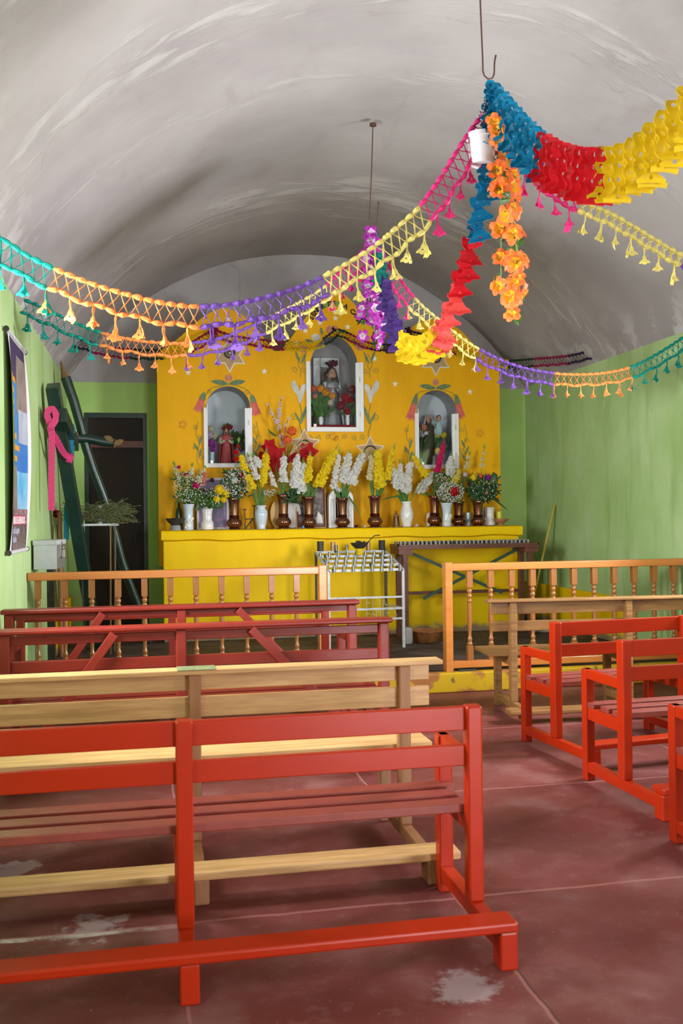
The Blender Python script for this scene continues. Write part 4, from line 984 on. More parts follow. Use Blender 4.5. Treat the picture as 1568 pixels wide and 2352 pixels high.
def drawR(sheet, words, cl):
    sheet(.06, .91, .80, .985, .0020, 'printed_header', M['ban_navy'], cl); sheet(.06, .91, .55, .88, .0028, 'printed_sky', M['ban_sky'], cl)
    sheet(.06, .91, .22, .56, .0034, 'printed_sky', M['ban_blue'], cl); sheet(.06, .91, .02, .22, .0030, 'printed_crowd', M['ban_crowd'], cl)
    sheet(.06, .88, .105, .15, .0044, 'printed_strip', M['ban_magenta'], cl); sheet(.06, .88, .02, .10, .0044, 'printed_base', M['ban_dark'], cl)
    words('lettering', 'A', .87, .885, .16, M['card_white'], bold=.006)
    words('lettering', 'Ave', .86, .895, .12, M['ban_magenta'], bold=.002)
    for k, w in enumerate(('Dios te', 'llena eres', 'el Señor', 'bendita', 'entre todas', 'y bendito', 'de tu vientre', 'Santa', 'ruega', 'ahora y', 'de nuestra')):
        words('lettering', w, .89, .835 - .038 * k, .055, M['ban_orange'], bold=.002)
    words('lettering', 'Amen', .87, .41, .055, M['ban_orange'], bold=.002); words('lettering', 'R', .86, .112, .06, M['card_white'], bold=.003); words('lettering', 'S', .87, .06, .06, M['card_white'])
banner(1, 7.02, 7.97, 1.28, 2.83, 'blue printed banner with orange prayer lines, cut off at the right edge', .06, drawR)
# ================================================================ ALTAR TOP: vases and pictures
ZL = LZ + .001
GB, GP = 'bronze lustre glass vases on the altar ledge', 'pale porcelain vases on the altar ledge'
def vase(kind, px, ytop, Y, label, grp=None, ybase=None):
    p = PY(px, 1212, Y); top_ = PY(px, ytop, Y); h = top_.z - ZL
    t = thing({'bronze': 'lustre_vase', 'lattice': 'lattice_vase', 'ribbed': 'ribbed_vase', 'tall': 'porcelain_vase', 'urn': 'porcelain_vase'}[kind], (p.x, Y, ZL), label, 'vase', grp)
    def L_(pr, m, name='body', fold=None, n=28): 
        q = MB(); q.lathe([(r * (1.16 if kind == 'bronze' else 1.06), z * h) for r, z in pr], n, fold=fold, cap=False); return q.build(name, m, t, smooth='auto' if fold is None else True)
    if kind == 'bronze':
        L_([(0, 0), (.062, 0), (.064, .02), (.050, .045), (.045, .06)], M['bronze_lustre'], 'foot')
        L_([(.045, .055), (.062, .09), (.076, .15), (.078, .20), (.070, .27), (.052, .335), (.046, .36)], M['bronze_lustre'], 'bulb')
        L_([(.046, .355), (.056, .37), (.047, .385), (.055, .40), (.046, .415), (.054, .43), (.046, .445)], M['bronze_lustre'], 'collar')
        L_([(.045, .44), (.047, .60), (.052, .80), (.058, .93), (.070, 1.0), (.066, 1.0), (.050, .90), (.040, .6), (.036, .46), (0, .46)], M['bronze_lustre'], 'neck', fold=lambda a, z: 1 + (.06 * math.sin(a * 8) if z > .96 * h else 0), n=48)
    elif kind == 'lattice':
        L_([(0, 0), (.055, 0), (.064, .03), (.068, .15), (.066, .30), (.052, .42)], M['porcelain'], 'body')
        q = MB()
        for k in range(12):
            for s_ in (-1, 1):
                q.tube([(.0685 * math.cos(k * .5236 + s_ * u * 1.6) * (1 - .12 * abs(2 * u - 1) ** 2), .0685 * math.sin(k * .5236 + s_ * u * 1.6) * (1 - .12 * abs(2 * u - 1) ** 2), h * (.05 + .36 * u)) for u in [i / 8 for i in range(9)]], .003, 5)
        q.build('lattice_relief', M['porcelain'], t, smooth=True)
        L_([(.052, .41), (.047, .5), (.048, .75), (.06, 1.0), (.056, 1.0), (.043, .75), (.040, .5), (0, .48)], M['porcelain'], 'neck', fold=lambda a, z: 1 + .045 * math.sin(a * 12), n=72)
    elif kind == 'ribbed':
        L_([(0, 0), (.045, 0), (.047, .03), (.042, .06), (.055, .25), (.066, .55), (.068, .70), (.060, .80), (.047, .86), (.046, .90), (.056, .97), (.058, 1.0), (.052, 1.0), (.04, .88), (0, .85)], M['blue_porcelain'], 'body',
           fold=lambda a, z: 1 + (.025 * math.sin(a * 20) if .1 * h < z < .78 * h else 0), n=100)
        L_([(.0675, .66), (.071, .675), (.0675, .69)], M['blue_porcelain'], 'band')
    elif kind == 'tall':
        L_([(0, 0), (.05, 0), (.052, .04), (.05, .3), (.046, .5), (.050, .75), (.064, .97), (.067, 1.0), (.062, 1.0), (.046, .75), (.040, .5), (0, .45)], M['blue_porcelain'], 'body', fold=lambda a, z: 1 + .02 * math.sin(a * 5 + z * 20), n=40)
        q = MB()
        for k in range(9):
            a = 4.0 + k * .22; q.ell((.050 * math.cos(a), .050 * math.sin(a), h * (.12 + .04 * k + .05 * (k % 2))), (.016, .012, .022), 8, 6)
        q.build('relief_flowers', M['porcelain'], t, smooth=True)
    elif kind == 'urn':
        L_([(0, 0), (.045, 0), (.048, .03), (.055, .12), (.070, .35), (.072, .55), (.060, .75), (.048, .84), (.050, .93), (.062, 1.0), (.058, 1.0), (.04, .86), (0, .80)], M['porcelain'], 'body', fold=lambda a, z: 1 + (.02 * math.sin(a * 7 + z * 30) if .1 * h < z < .7 * h else 0), n=56)
        q = MB()
        for k in range(8):
            a = 3.7 + k * .28; q.ell((.068 * math.cos(a), .068 * math.sin(a), h * (.35 + .05 * math.sin(k * 2))), (.014, .008, .014), 8, 6)
        q.build('relief_flowers', M['porcelain'], t, smooth=True)
    return t, h
YV = 10.93; YV2 = 11.06
VS = {}
for key, kind, px, yt, Y, lab, grp in (
    ('v1', 'tall', 433, 1158, YV, 'tall pale blue vase, first vase from the left end of the altar', GP),
    ('v2', 'lattice', 476, 1168, YV, 'white lattice-patterned vase near the left end, under yellow chrysanthemums', GP),
    ('v3', 'bronze', 538, 1143, YV, 'bronze lustre vase with baby\'s breath and dark leaves, leftmost of the bronze ones', GB),
    ('v4', 'ribbed', 600, 1161, YV, 'pale blue ribbed vase holding thin yellow gladioli', GP),
    ('v5', 'bronze', 651, 1136, YV, 'largest bronze lustre vase, with red poinsettias above it', GB),
    ('v6', 'bronze', 709, 1141, YV, 'bronze lustre vase in front of the maroon-matted picture frame', GB),
    ('v7', 'bronze', 786, 1144, YV, 'bronze lustre vase in front of the little white arched shrine', GB),
    ('v8', 'bronze', 861, 1139, YV, 'bronze lustre vase standing alone with a thick yellow gladiolus spike', GB),
    ('v9', 'urn', 934, 1152, YV, 'plump white porcelain vase right of the little bronze figurine', GP),
    ('v10', 'bronze', 998, 1139, YV2, 'bronze lustre vase just right of the plump white vase', GB),
    ('v11', 'tall', 1026, 1155, YV - .03, 'pale blue vase under the red carnation and baby\'s breath', GP),
    ('v12', 'bronze', 1053, 1152, YV2, 'bronze lustre vase partly hidden behind the pale blue vase on the right', GB),
    ('v13', 'bronze', 1098, 1150, YV, 'bronze lustre vase with purple sheen, rightmost of the bronze ones', GB),
    ('v14', 'lattice', 1124, 1165, YV2, 'white lattice-patterned vase at the right end beside the clay bowl', GP)):
    t, h = vase(kind, px, yt, Y, lab, grp); VS[key] = (t.location.copy(), h)

def frame(px0, px1, yt, Y, label, m_out, m_mid, m_pic, lean=.12, yb=1210, th=.02):
    a, b = PY(px0, yb, Y), PY(px1, yb, Y); w = b.x - a.x; h = PY((px0 + px1) / 2, yt, Y).z - ZL
    t = thing('picture_frame', ((a.x + b.x) / 2, Y, ZL), label, 'picture frame'); t.rotation_euler = (-lean, 0, 0)
    def ring(name, x, y0, y1, wd, m):
        q = MB(); q.bb((-x, y0, 0 + (w / 2 - x)), (-x + wd, y1, h - (w / 2 - x))); q.bb((x - wd, y0, (w / 2 - x)), (x, y1, h - (w / 2 - x)))
        q.bb((-x + wd, y0, (w / 2 - x)), (x - wd, y1, (w / 2 - x) + wd)); q.bb((-x + wd, y0, h - (w / 2 - x) - wd), (x - wd, y1, h - (w / 2 - x))); return q.build(name, m, t, bevel=.002)
    ring('moulding', w / 2, 0, th, w * .07, m_out); ring('mat_board', w / 2 - w * .06, .006, th - .004, w * .11, m_mid)
    q = MB(); q.bb((-w / 2 + w * .1, .010, w * .1), (w / 2 - w * .1, th - .004, h - w * .1)); q.build('picture', m_pic, t); return t
frame(452, 526, 1096, 11.10, 'large pale-framed blue and purple picture leaning behind the lattice vase', M['card_white'], M['photo_blue'], M['photo_blue'])
frame(680, 716, 1150, 11.04, 'small gilt frame with maroon mat, half behind the foliage', M['gilt'], M['maroon_mat'], M['photo_dark'])
f2 = frame(717, 750, 1116, 11.05, 'upright gilt picture frame with maroon mat and dark photograph', M['gilt'], M['maroon_mat'], M['photo_dark'])
q = MB(); q.shape(fill2d([[(-.03, .06), (.045, .06), (.03, .15), (-.01, .20), (-.03, .12)]], .002), T(0, .008, .0) @ FACE_S); q.build('pale_patch', M['card_white'], f2)
mb = MB(); mb.shape(fill2d([circ(0, .17, .095, 28, 1.75)], .02), T(PY(672, 1200, 11.08).x, 11.08, ZL) @ FACE_S); tag(mb.build('oval_plaque', M['card_white']), 'white oval plaque leaning behind the largest bronze vase', 'plaque')
mb = MB(); mb.shape(fill2d([circ(0, .17, .10, 28, 1.7)], .02), T(PY(640, 1200, 11.13).x, 11.13, ZL) @ FACE_S); tag(mb.build('oval_plaque', M['gilt']), 'brown oval wooden plaque, further left behind the largest bronze vase', 'plaque')
def shrine():
    p = PY(782, 1210, 11.04); t = thing('table_shrine', (p.x, 11.04, ZL), 'small white arched shrine box with a dark inside, behind a bronze vase', 'shrine')
    w, h = .145, PY(782, 1121, 11.04).z - ZL; zs = h - .13
    o_ = [(-w, 0), (-w, zs)] + arc_pts(-w, w, zs, h) + [(w, zs), (w, 0)]; i_ = [(-.065, .03), (-.065, zs - .02)] + arc_pts(-.065, .065, zs - .02, h - .05) + [(.065, zs - .02), (.065, .03)]
    q = MB(); q.shape(fill2d([o_, i_], .10), T(0, .0, 0) @ FACE_S); q.build('frame', M['white_frame'], t, bevel=.004)
    q = MB(); q.shape(fill2d([o_], .006), T(0, .053, 0) @ FACE_S); q.build('back_panel', M['dark_inside'], t)
    for s_ in (-1, 1):
        q = MB(); q.bb((s_ * .085, -.060, .03), (s_ * .125, -.050, zs)); q.build('pilaster', M['white_metal'], t, bevel=.003)
shrine()
# dark bottle, bowls, glasses, little iron stand
def simple(name, px, Y, prof, m, label, cat, n=24, z=None):
    p = PY(px, 1210, Y); mb = MB(); mb.lathe(prof, n, (p.x, Y, ZL if z is None else z), cap=False); return tag(mb.build(name, m, smooth='auto'), label, cat)
simple('wine_bottle', 411, 11.05, [(0, 0), (.038, 0), (.04, .01), (.04, .19), (.034, .225), (.016, .26), (.014, .32), (.0, .32)], M['dark_bottle'], 'dark green glass bottle at the left end behind the metal censer', 'bottle')
t = thing('censer', (PY(403, 1212, 10.88).x, 10.88, ZL), 'low dark metal incense bowl on a ringed foot at the left end of the altar', 'incense bowl')
mb = MB(); mb.lathe([(0, 0), (.062, 0), (.064, .01), (.055, .02), (.062, .03), (.054, .04), (.058, .05), (.045, .06), (0, .06)], 24, cap=False); mb.build('foot', M['cloudy_glass'], t, smooth='auto')
mb = MB(); mb.lathe([(0, .06), (.05, .06), (.09, .10), (.11, .135), (.10, .135), (.07, .10), (0, .09)], 24, cap=False); mb.build('bowl', M['dark_iron'], t, smooth='auto')
mb = MB(); mb.ell((0, 0, .12), (.085, .085, .02)); mb.build('ash', M['soot'], t)
t = thing('wooden_bowl', (PY(1150, 1207, 10.88).x, 10.88, ZL), 'shallow reddish clay bowl at the right end of the altar', 'bowl')
mb = MB(); mb.lathe([(0, 0), (.03, 0), (.03, .02), (.05, .035), (.085, .065), (.092, .082), (.085, .082), (.05, .045), (0, .035)], 28, cap=False); mb.build('bowl', M['clay'], t, smooth='auto')
mb = MB(); mb.ell((0, 0, .058), (.05, .05, .012)); mb.build('ash', M['soot'], t)
simple('glass_tumbler', 1075, 11.13, [(0, 0), (.036, 0), (.04, .13), (.04, .16), (.034, .16), (.03, .01), (0, .01)], M['cloudy_glass'], 'grey glass tumbler behind the vases, between two bronze ones on the right', 'glass')
simple('glass_tumbler', 1112, 11.16, [(0, 0), (.036, 0), (.04, .15), (.04, .19), (.034, .19), (.03, .01), (0, .01)], M['cloudy_glass'], 'dim grey glass behind the right white lattice vase', 'glass')
simple('yellow_tumbler', 1146, 11.12, [(0, 0), (.035, 0), (.042, .17), (.036, .17), (.03, .01), (0, .01)], M['yellow_glass'], 'greenish yellow glass behind the clay bowl', 'glass')
simple('white_votive', 985, 11.16, [(0, 0), (.03, 0), (.034, .12), (.02, .16), (0, .17)], M['porcelain'], 'white candle jar half hidden behind a bronze vase right of centre', 'candle')
def iron_stand():
    p = PY(574, 1210, 11.0); t = thing('candle_holder', (p.x, 11.0, ZL), 'black twisted iron candle holder between a bronze and a ribbed vase', 'candle holder')
    q = MB()
    for s_ in (-1, 1): q.tube([(s_ * .055, 0, .10), (s_ * .03, 0, .13), (s_ * .075, -.03, 0)] if 0 else [(.06 * s_, 0, .0), (.04, 0, .125)], .008, 8)
    q.tube([(-.06, 0, .02), (-.05, 0, .115), (.05, 0, .12), (.05, 0, .26)], .007, 8); q.tube([(-.055, 0, .11), (-.06, 0, .22)], .006, 8); q.build('frame', M['dark_iron'], t, smooth='auto')
    q = MB(); q.lathe([(0, 0), (.02, .0), (.024, .012), (0, .012)], 14, (.05, 0, .26), cap=False); q.build('pan', M['dark_iron'], t); q = MB(); q.lathe([(0, 0), (.018, .0), (.022, .012), (0, .012)], 14, (-.06, 0, .22), cap=False); q.build('pan', M['dark_iron'], t)
iron_stand()

# ---------------------------------------------------------------- figures
def figure(name, loc, h, label, robe, mantle=None, hair='hair_brown', veil=None, child=False, arm_m=None, yaw=0, hs=1.0):
    """small painted plaster saint, h = full height"""
    t = thing(name, loc, label, 'statue', rz=yaw); s_ = h
    nf = lambda a, z: 1 + .05 * math.sin(a * 9 + 1.3) * max(0, 1 - z / (.7 * s_)) 
    q = MB(); q.lathe([(0, 0), (.155 * s_, 0), (.15 * s_, .03 * s_), (.125 * s_, .2 * s_), (.105 * s_, .42 * s_), (.088 * s_, .55 * s_), (.098 * s_, .66 * s_), (.115 * s_, .745 * s_), (.10 * s_, .785 * s_), (.05 * s_, .815 * s_), (.033 * s_, .835 * s_), (.030 * s_, .86 * s_), (0, .86 * s_)], 40, fold=nf, cap=False, sx=1.12, sy=.78)
    body = q.build('robe', M[robe], t, smooth=True)
    if mantle:
        q = MB(); vs = []; fs = []; n, m_ = 24, 14
        for i in range(m_ + 1):
            z = s_ * (.78 - .70 * i / m_); r = s_ * (.125 + .075 * (i / m_) ** .8)
            for j in range(n + 1):
                a = math.radians(-35 + 250 * j / n); w = 1 + .06 * math.sin(a * 8 + i * .3)
                vs.append(Vector((math.cos(a) * r * w * 1.05, math.sin(a) * r * w * .75, z)))
        for i in range(m_):
            for j in range(n): k = i * (n + 1) + j; fs.append((k, k + 1, k + n + 2, k + n + 1))
        q.add(vs, fs); o = q.build('mantle', M[mantle], t, smooth=True); sm = o.modifiers.new('thick', 'SOLIDIFY'); sm.thickness = .012 * s_
    # head: skull, jaw, nose, ears, eyes, mouth
    hc = Vector((0, -.01 * s_, .915 * s_)); R_ = .062 * s_ * hs
    q = MB(); q.ell(hc, (R_ * .80, R_ * .92, R_ * 1.1), 20, 14); q.ell(hc + Vector((0, -.25 * R_, -.55 * R_)), (R_ * .55, R_ * .6, R_ * .6), 14, 10)
    q.ell(hc + Vector((0, -R_ * .98, -.12 * R_)), (R_ * .13, R_ * .2, R_ * .30), 8, 6)
    for e in (-1, 1): q.ell(hc + Vector((e * R_ * .82, 0, -.1 * R_)), (R_ * .12, R_ * .2, R_ * .26), 8, 6)
    q.tube([hc + Vector((0, .1 * R_, -.6 * R_)), Vector((0, 0, .80 * s_))], R_ * .45, 12); hd = q.build('head', M['skin_paint'], t, smooth=True)
    q = MB()
    for e in (-1, 1): q.ell(hc + Vector((e * R_ * .33, -R_ * .84, .05 * R_)), (R_ * .13, R_ * .08, R_ * .07), 8, 6); q.ell(hc + Vector((e * R_ * .33, -R_ * .84, .25 * R_)), (R_ * .2, R_ * .06, R_ * .04), 8, 6)
    q.build('eyes', M['eye_dark'], hd); q = MB(); q.ell(hc + Vector((0, -R_ * .84, -.52 * R_)), (R_ * .22, R_ * .07, R_ * .06), 8, 6); q.build('mouth', M['lip_red'], hd)
    if veil:
        q = MB(); vs = []; fs = []; n, m_ = 20, 14
        for i in range(m_ + 1):
            u = i / m_; z = hc.z + R_ * 1.22 - u * s_ * .32; r = R_ * (1.22 * math.sin(min(1, u * 3.2 + .02) * math.pi / 2)) + max(0, u - .35) * s_ * .14
            for j in range(n + 1):
                a = math.radians(-42 + 264 * j / n); vs.append(Vector((math.cos(a) * r, math.sin(a) * r * .95, z)))
        for i in range(m_):
            for j in range(n): k = i * (n + 1) + j; fs.append((k, k + 1, k + n + 2, k + n + 1))
        q.add(vs, fs); o = q.build('veil', M[veil], t, smooth=True); sm = o.modifiers.new('thick', 'SOLIDIFY'); sm.thickness = .008 * s_
    else:
        q = MB(); q.ell(hc + Vector((0, .22 * R_, .22 * R_)), (R_ * .98, R_ * .98, R_ * 1.08), 18, 12)
        if hair == 'hair_brown':
            for e in (-1, 1):
                for k in range(4): q.tube([hc + Vector((e * R_ * (.78 + .05 * k), R_ * (.1 + .15 * k), .3 * R_)), hc + Vector((e * R_ * 1.05, R_ * .2, -.8 * R_)), hc + Vector((e * R_ * (1.1 + .15 * k), R_ * (-.1 + .2 * k), -2.2 * R_))], [R_ * .25, R_ * .28, R_ * .12], 8)
            q.tube([hc + Vector((0, -.62 * R_, -.75 * R_)), hc + Vector((0, -.66 * R_, -1.35 * R_))], [R_ * .42, R_ * .10], 10)
        q.build('hair', M[hair], hd, smooth=True)
    # arms with hands
    for e in (-1, 1):
        sh_ = Vector((e * .115 * s_, 0, .745 * s_)); el = Vector((e * .155 * s_, -.04 * s_, .60 * s_)); wr = Vector((e * .05 * s_, -.125 * s_, .655 * s_))
        if child and e > 0: wr = Vector((.12 * s_, -.13 * s_, .60 * s_))
        P_ = smooth_path([sh_, sh_.lerp(el, .5) + Vector((e * .01 * s_, 0, 0)), el, el.lerp(wr, .5), wr], 13)
        q = MB(); q.tube(P_, [.045 * s_ - .0010 * s_ * k for k in range(13)], 12); q.build('sleeve', M[arm_m or robe], t, smooth=True)
        d = (wr - el).normalized(); sd = d.cross(Vector((0, 0, 1))).normalized(); q = MB(); q.ell(wr + d * .018 * s_, (.016 * s_, .02 * s_, .014 * s_), 10, 8)
        for k in range(4):
            b = wr + d * .03 * s_ + sd * (k - 1.5) * .008 * s_; q.tube([b, b + d * .014 * s_, b + d * .022 * s_ - Vector((0, 0, .006 * s_))], .0042 * s_, 6)
        b = wr + d * .012 * s_ - sd * .016 * s_ * e; q.tube([b, b + d * .010 * s_ - sd * .006 * s_ * e], .005 * s_, 6); q.build('hand', M['skin_paint'], t, smooth=True)
    return t
def child_on(t, h, off):
    s_ = h * .36; o = Vector(off)
    q = MB(); q.lathe([(0, 0), (.15 * s_, 0), (.17 * s_, .25 * s_), (.15 * s_, .5 * s_), (.13 * s_, .62 * s_), (.05 * s_, .70 * s_), (0, .70 * s_)], 20, tuple(o), sy=.8, cap=False, fold=lambda a, z: 1 + .05 * math.sin(a * 6))
    for e in (-1, 1): q.tube([o + Vector((e * .12 * s_, 0, .6 * s_)), o + Vector((e * .26 * s_, -.06 * s_, .62 * s_)), o + Vector((e * .36 * s_, -.1 * s_, .72 * s_))], [.06 * s_, .05 * s_, .035 * s_], 8)
    c_ = q.build('child_body', M['robe_blue'], t, smooth=True)
    q = MB(); hc = o + Vector((0, -.02 * s_, .84 * s_)); q.ell(hc, (.12 * s_, .13 * s_, .15 * s_), 14, 10); q.ell(hc + Vector((0, -.13 * s_, -.02 * s_)), (.02 * s_, .03 * s_, .03 * s_), 6, 5)
    for e in (-1, 1): q.ell(o + Vector((e * .38 * s_, -.11 * s_, .76 * s_)), (.035 * s_, .03 * s_, .045 * s_), 8, 6)
    q.build('child_head', M['skin_paint'], c_, smooth=True); q = MB(); q.ell(hc + Vector((0, .035 * s_, .04 * s_)), (.13 * s_, .13 * s_, .14 * s_), 14, 10); q.build('child_hair', M['hair_brown'], c_, smooth=True)

# ---------------------------------------------------------------- flowers
def blossom(mb, c, d, r, mi=0, np_=6, ruff=.35, cup=.55, mi2=None):
    """open ruffled flower facing d"""
    c = Vector(c); x, y, n = _basis(d)
    ph = rr(0, 6.28)
    for k in range(np_):
        a = ph + 2 * math.pi * k / np_; w = r * rr(.42, .55); L_ = r * rr(.85, 1.12); lift = cup * rr(.7, 1.3) * r
        e = x * math.cos(a) + y * math.sin(a); s_ = e.cross(n)
        p0 = c; pm = c + e * L_ * .5 + n * lift * .75; pe = c + e * L_ + n * lift * .6 * rr(.6, 1.3)
        vs = [p0 - s_ * w * .15, p0 + s_ * w * .15, pm - s_ * w, pm + n * ruff * r * .3, pm + s_ * w, pe - s_ * w * .62 + n * ruff * r * rr(-.3, .4), pe + e * r * .08, pe + s_ * w * .62 + n * ruff * r * rr(-.3, .4)]
        m1 = mi if mi2 is None else mi2
        mb.add(vs, [(0, 2, 3), (0, 3, 1), (1, 3, 4)], m1); mb.add(vs, [(2, 5, 6, 3), (3, 6, 7, 4)], mi)
def blade(mb, pts, w, fold=.25, up=(0, -1, 0)):
    P_ = smooth_path(pts, 9); n = len(P_); vs = []
    for i, p in enumerate(P_):
        d = (P_[min(i + 1, n - 1)] - P_[max(i - 1, 0)]).normalized(); s_ = d.cross(Vector(up)).normalized(); nn = s_.cross(d); u = i / (n - 1); ww = w * (math.sin(math.pi * min(1, .25 + u * .75)) ** .7) + .0005
        vs += [p - s_ * ww / 2, p + nn * ww * fold, p + s_ * ww / 2]
    mb.add(vs, [q for i in range(n - 1) for q in ((i * 3, i * 3 + 1, i * 3 + 4, i * 3 + 3), (i * 3 + 1, i * 3 + 2, i * 3 + 5, i * 3 + 4))])
def gladiolus(key, start, tip, col, label, Y=None, dens=1.0, size=.038, buds=True, leafy=2, tipc='bud_green', grp='gladiolus stems in the altar vases', cat='flower stem'):
    """one stem: root in the vase mouth, blossoms from start to tip (photo coordinates on plane Y)"""
    loc, h = VS[key]; Y = Y or loc.y - .02
    m_ = Vector((loc.x + rr(-.022, .022), loc.y + rr(-.02, .02), loc.z + h * .75)); a, b = PY(start[0], start[1], Y + rr(-.02, .02)), PY(tip[0], tip[1], Y + rr(-.03, .03))
    mouth = Vector((loc.x + (a.x - loc.x) * .25 if abs(a.x - loc.x) < .1 else loc.x + math.copysign(.035, a.x - loc.x), loc.y, loc.z + h))
    P_ = smooth_path([m_, mouth, a, b], 24); t = thing('gladiolus_stem', m_, label, cat, grp)
    q = MB(m_); q.tube(P_, [.0065 - .00016 * i for i in range(24)], 6); q.build('stem', M['stem'], t, smooth=True)
    L_ = (b - a).length; nb = max(3, int(L_ / .042 * dens)); q = MB(m_); ax = (b - a).normalized()
    for k in range(nb):
        u = (k + .3) / nb * (.86 if buds else 1.0); p = a.lerp(b, u); s_ = 1.15 - .55 * u
        for sd in (-1, 0, 1):
            d = (Vector((sd * .75, -1 + .25 * abs(sd), .15)) + ax * .35).normalized(); blossom(q, p + d * .012 + Vector((rr(-.010, .010), 0, rr(-.018, .018))), (d + Vector((rr(-.3, .3), 0, rr(-.3, .3)))).normalized(), size * 1.12 * s_ * rr(.8, 1.2), np_=5, ruff=.7, cup=.5)
    q.build('blossoms', M[col], t)
    if buds:
        q = MB(m_); 
        for k in range(5):
            u = .84 + .18 * k / 4; p = a.lerp(b, u); s_ = 1 - .14 * k; d = (ax + Vector(((-1) ** k * .45, -.2, 0))).normalized(); q.tube([p, p + d * .02 * s_, p + d * .045 * s_], [.004, .008 * s_, .001], 6)
        q.build('buds', M[tipc], t)
    if leafy:
        q = MB(m_)
        for k in range(leafy):
            e = mouth.lerp(a, rr(.7, 1.15)) + Vector((rr(-.05, .05), rr(-.02, .03), rr(-.03, .06))); blade(q, [mouth - Vector((0, 0, .04)), mouth.lerp(e, .5) + Vector((rr(-.01, .01), 0, 0)), e], rr(.018, .028))
        q.build('leaves', M['leaf'], t)
    return t
GC = {'w': ('petal_white', 'white'), 'y': ('petal_yellow', 'yellow'), 'c': ('petal_cream', 'cream'), 'm': ('petal_magenta', 'magenta'), 'r': ('petal_red', 'red'), 'p': ('petal_paleyellow', 'pale yellow'), 'k': ('petal_coral', 'coral')}
for key, st, tp, c, lab, kw in (
    ('v1', (413, 1112), (398, 1062), 'c', 'cream gladiolus at the far left of the altar flowers', dict(size=0.030, dens=.8, leafy=1)),
    ('v1', (436, 1105), (441, 1066), 'c', 'cream gladiolus above the tall pale blue vase at the left', dict(size=0.027, dens=.8, leafy=1)),
    ('v1', (455, 1105), (470, 1072), 'c', 'cream gladiolus leaning right over the first vase', dict(size=0.027, dens=.7, leafy=1)),
    ('v1', (467, 1112), (471, 1085), 'k', 'coral pink gladiolus by the first vase', dict(size=0.025, buds=False, leafy=1)),
    ('v3', (538, 1106), (534, 1078), 'w', 'short white gladiolus above the leftmost bronze vase', dict(size=0.033, buds=False, leafy=1)),
    ('v3', (541, 1060), (548, 1008), 'r', 'thin red gladiolus in front of the left niche', dict(size=0.020, dens=.6, leafy=0)),
    ('v4', (578, 1122), (546, 1036), 'y', 'long yellow gladiolus leaning left from the ribbed vase', dict()),
    ('v4', (604, 1112), (612, 1032), 'y', 'upright yellow gladiolus in the ribbed vase', dict()),
    ('v4', (590, 1100), (568, 1042), 'w', 'white gladiolus leaning left from the ribbed vase', dict(size=0.033, dens=.7)),
    ('v4', (595, 1072), (580, 1045), 'w', 'small white gladiolus reaching over the yellow ones', dict(size=0.033, buds=True, leafy=0)),
    ('v5', (629, 1116), (619, 1078), 'w', 'white gladiolus drooping left of the largest bronze vase', dict(size=0.025, leafy=0)),
    ('v5', (650, 1108), (651, 1040), 'w', 'white gladiolus upright over the largest bronze vase', dict(leafy=5)),
    ('v5', (676, 1118), (685, 1036), 'w', 'broad white gladiolus right of the red poinsettias', dict(size=0.045, dens=1.2, leafy=4)),
    ('v6', (690, 1128), (697, 1056), 'w', 'white gladiolus leaning left from the vase before the maroon-matted frame', dict(size=0.043)),
    ('v6', (706, 1106), (712, 1040), 'y', 'short yellow gladiolus behind the white blossoms left of centre', dict(leafy=6)),
    ('v6', (730, 1112), (776, 1022), 'y', 'long thick yellow gladiolus leaning right, below the centre niche', dict(size=0.045, dens=1.25, leafy=3)),
    ('v7', (766, 1118), (780, 1030), 'w', 'narrow white gladiolus beside the thick leaning yellow one', dict(size=0.030)),
    ('v7', (790, 1103), (803, 1036), 'w', 'white gladiolus, left one above the little shrine', dict(size=0.045, dens=1.2, leafy=4)),
    ('v7', (806, 1105), (836, 1036), 'w', 'white gladiolus leaning right above the little shrine', dict(size=0.045, dens=1.2, leafy=4)),
    ('v8', (848, 1100), (855, 1042), 'c', 'creamy white gladiolus left in the lone bronze vase', dict(size=0.030, leafy=3)),
    ('v8', (872, 1116), (865, 1028), 'y', 'thick yellow gladiolus in the lone bronze vase', dict(size=0.050, dens=1.3, leafy=4)),
    ('v8', (888, 1100), (906, 1022), 'y', 'yellow gladiolus with green tip leaning right from the lone bronze vase', dict(size=0.033, leafy=2)),
    ('v9', (912, 1122), (898, 1060), 'w', 'white gladiolus leaning left from the plump white vase', dict(size=0.037, leafy=4)),
    ('v9', (922, 1118), (918, 1056), 'w', 'short white gladiolus with a green bud in the plump white vase', dict(size=0.033, leafy=3)),
    ('v9', (930, 1126), (944, 1056), 'w', 'full white gladiolus at the middle of the plump white vase', dict(size=0.045, dens=1.2, leafy=5)),
    ('v9', (975, 1094), (947, 1040), 'y', 'yellow gladiolus over the white ones right of centre', dict(size=0.030, leafy=0)),
    ('v10', (962, 1128), (1000, 1082), 'w', 'white gladiolus leaning out left of the bronze vase near the right niche', dict(size=0.043, leafy=2)),
    ('v10', (1003, 1085), (1020, 1012), 'm', 'bright magenta gladiolus in front of the right niche', dict(size=0.030, dens=1.1, tipc='petal_magenta', leafy=1)),
    ('v12', (1032, 1088), (1036, 1045), 'w', 'white gladiolus just right of the magenta one', dict(size=0.045, leafy=1)),
    ('v12', (1040, 1116), (1056, 1080), 'p', 'pale yellow gladiolus above the red carnation', dict(size=0.035, buds=False, leafy=1)),
    ('v12', (1070, 1074), (1078, 1040), 'c', 'small cream gladiolus with long buds near the right niche edge', dict(size=0.022, dens=.6, leafy=2)),
    ('v13', (1106, 1075), (1112, 1024), 'c', 'tall thin cream gladiolus standing out at the right', dict(size=0.022, dens=.5, leafy=0))):
    gladiolus(key, st, tp, GC[c][0], lab, **kw)
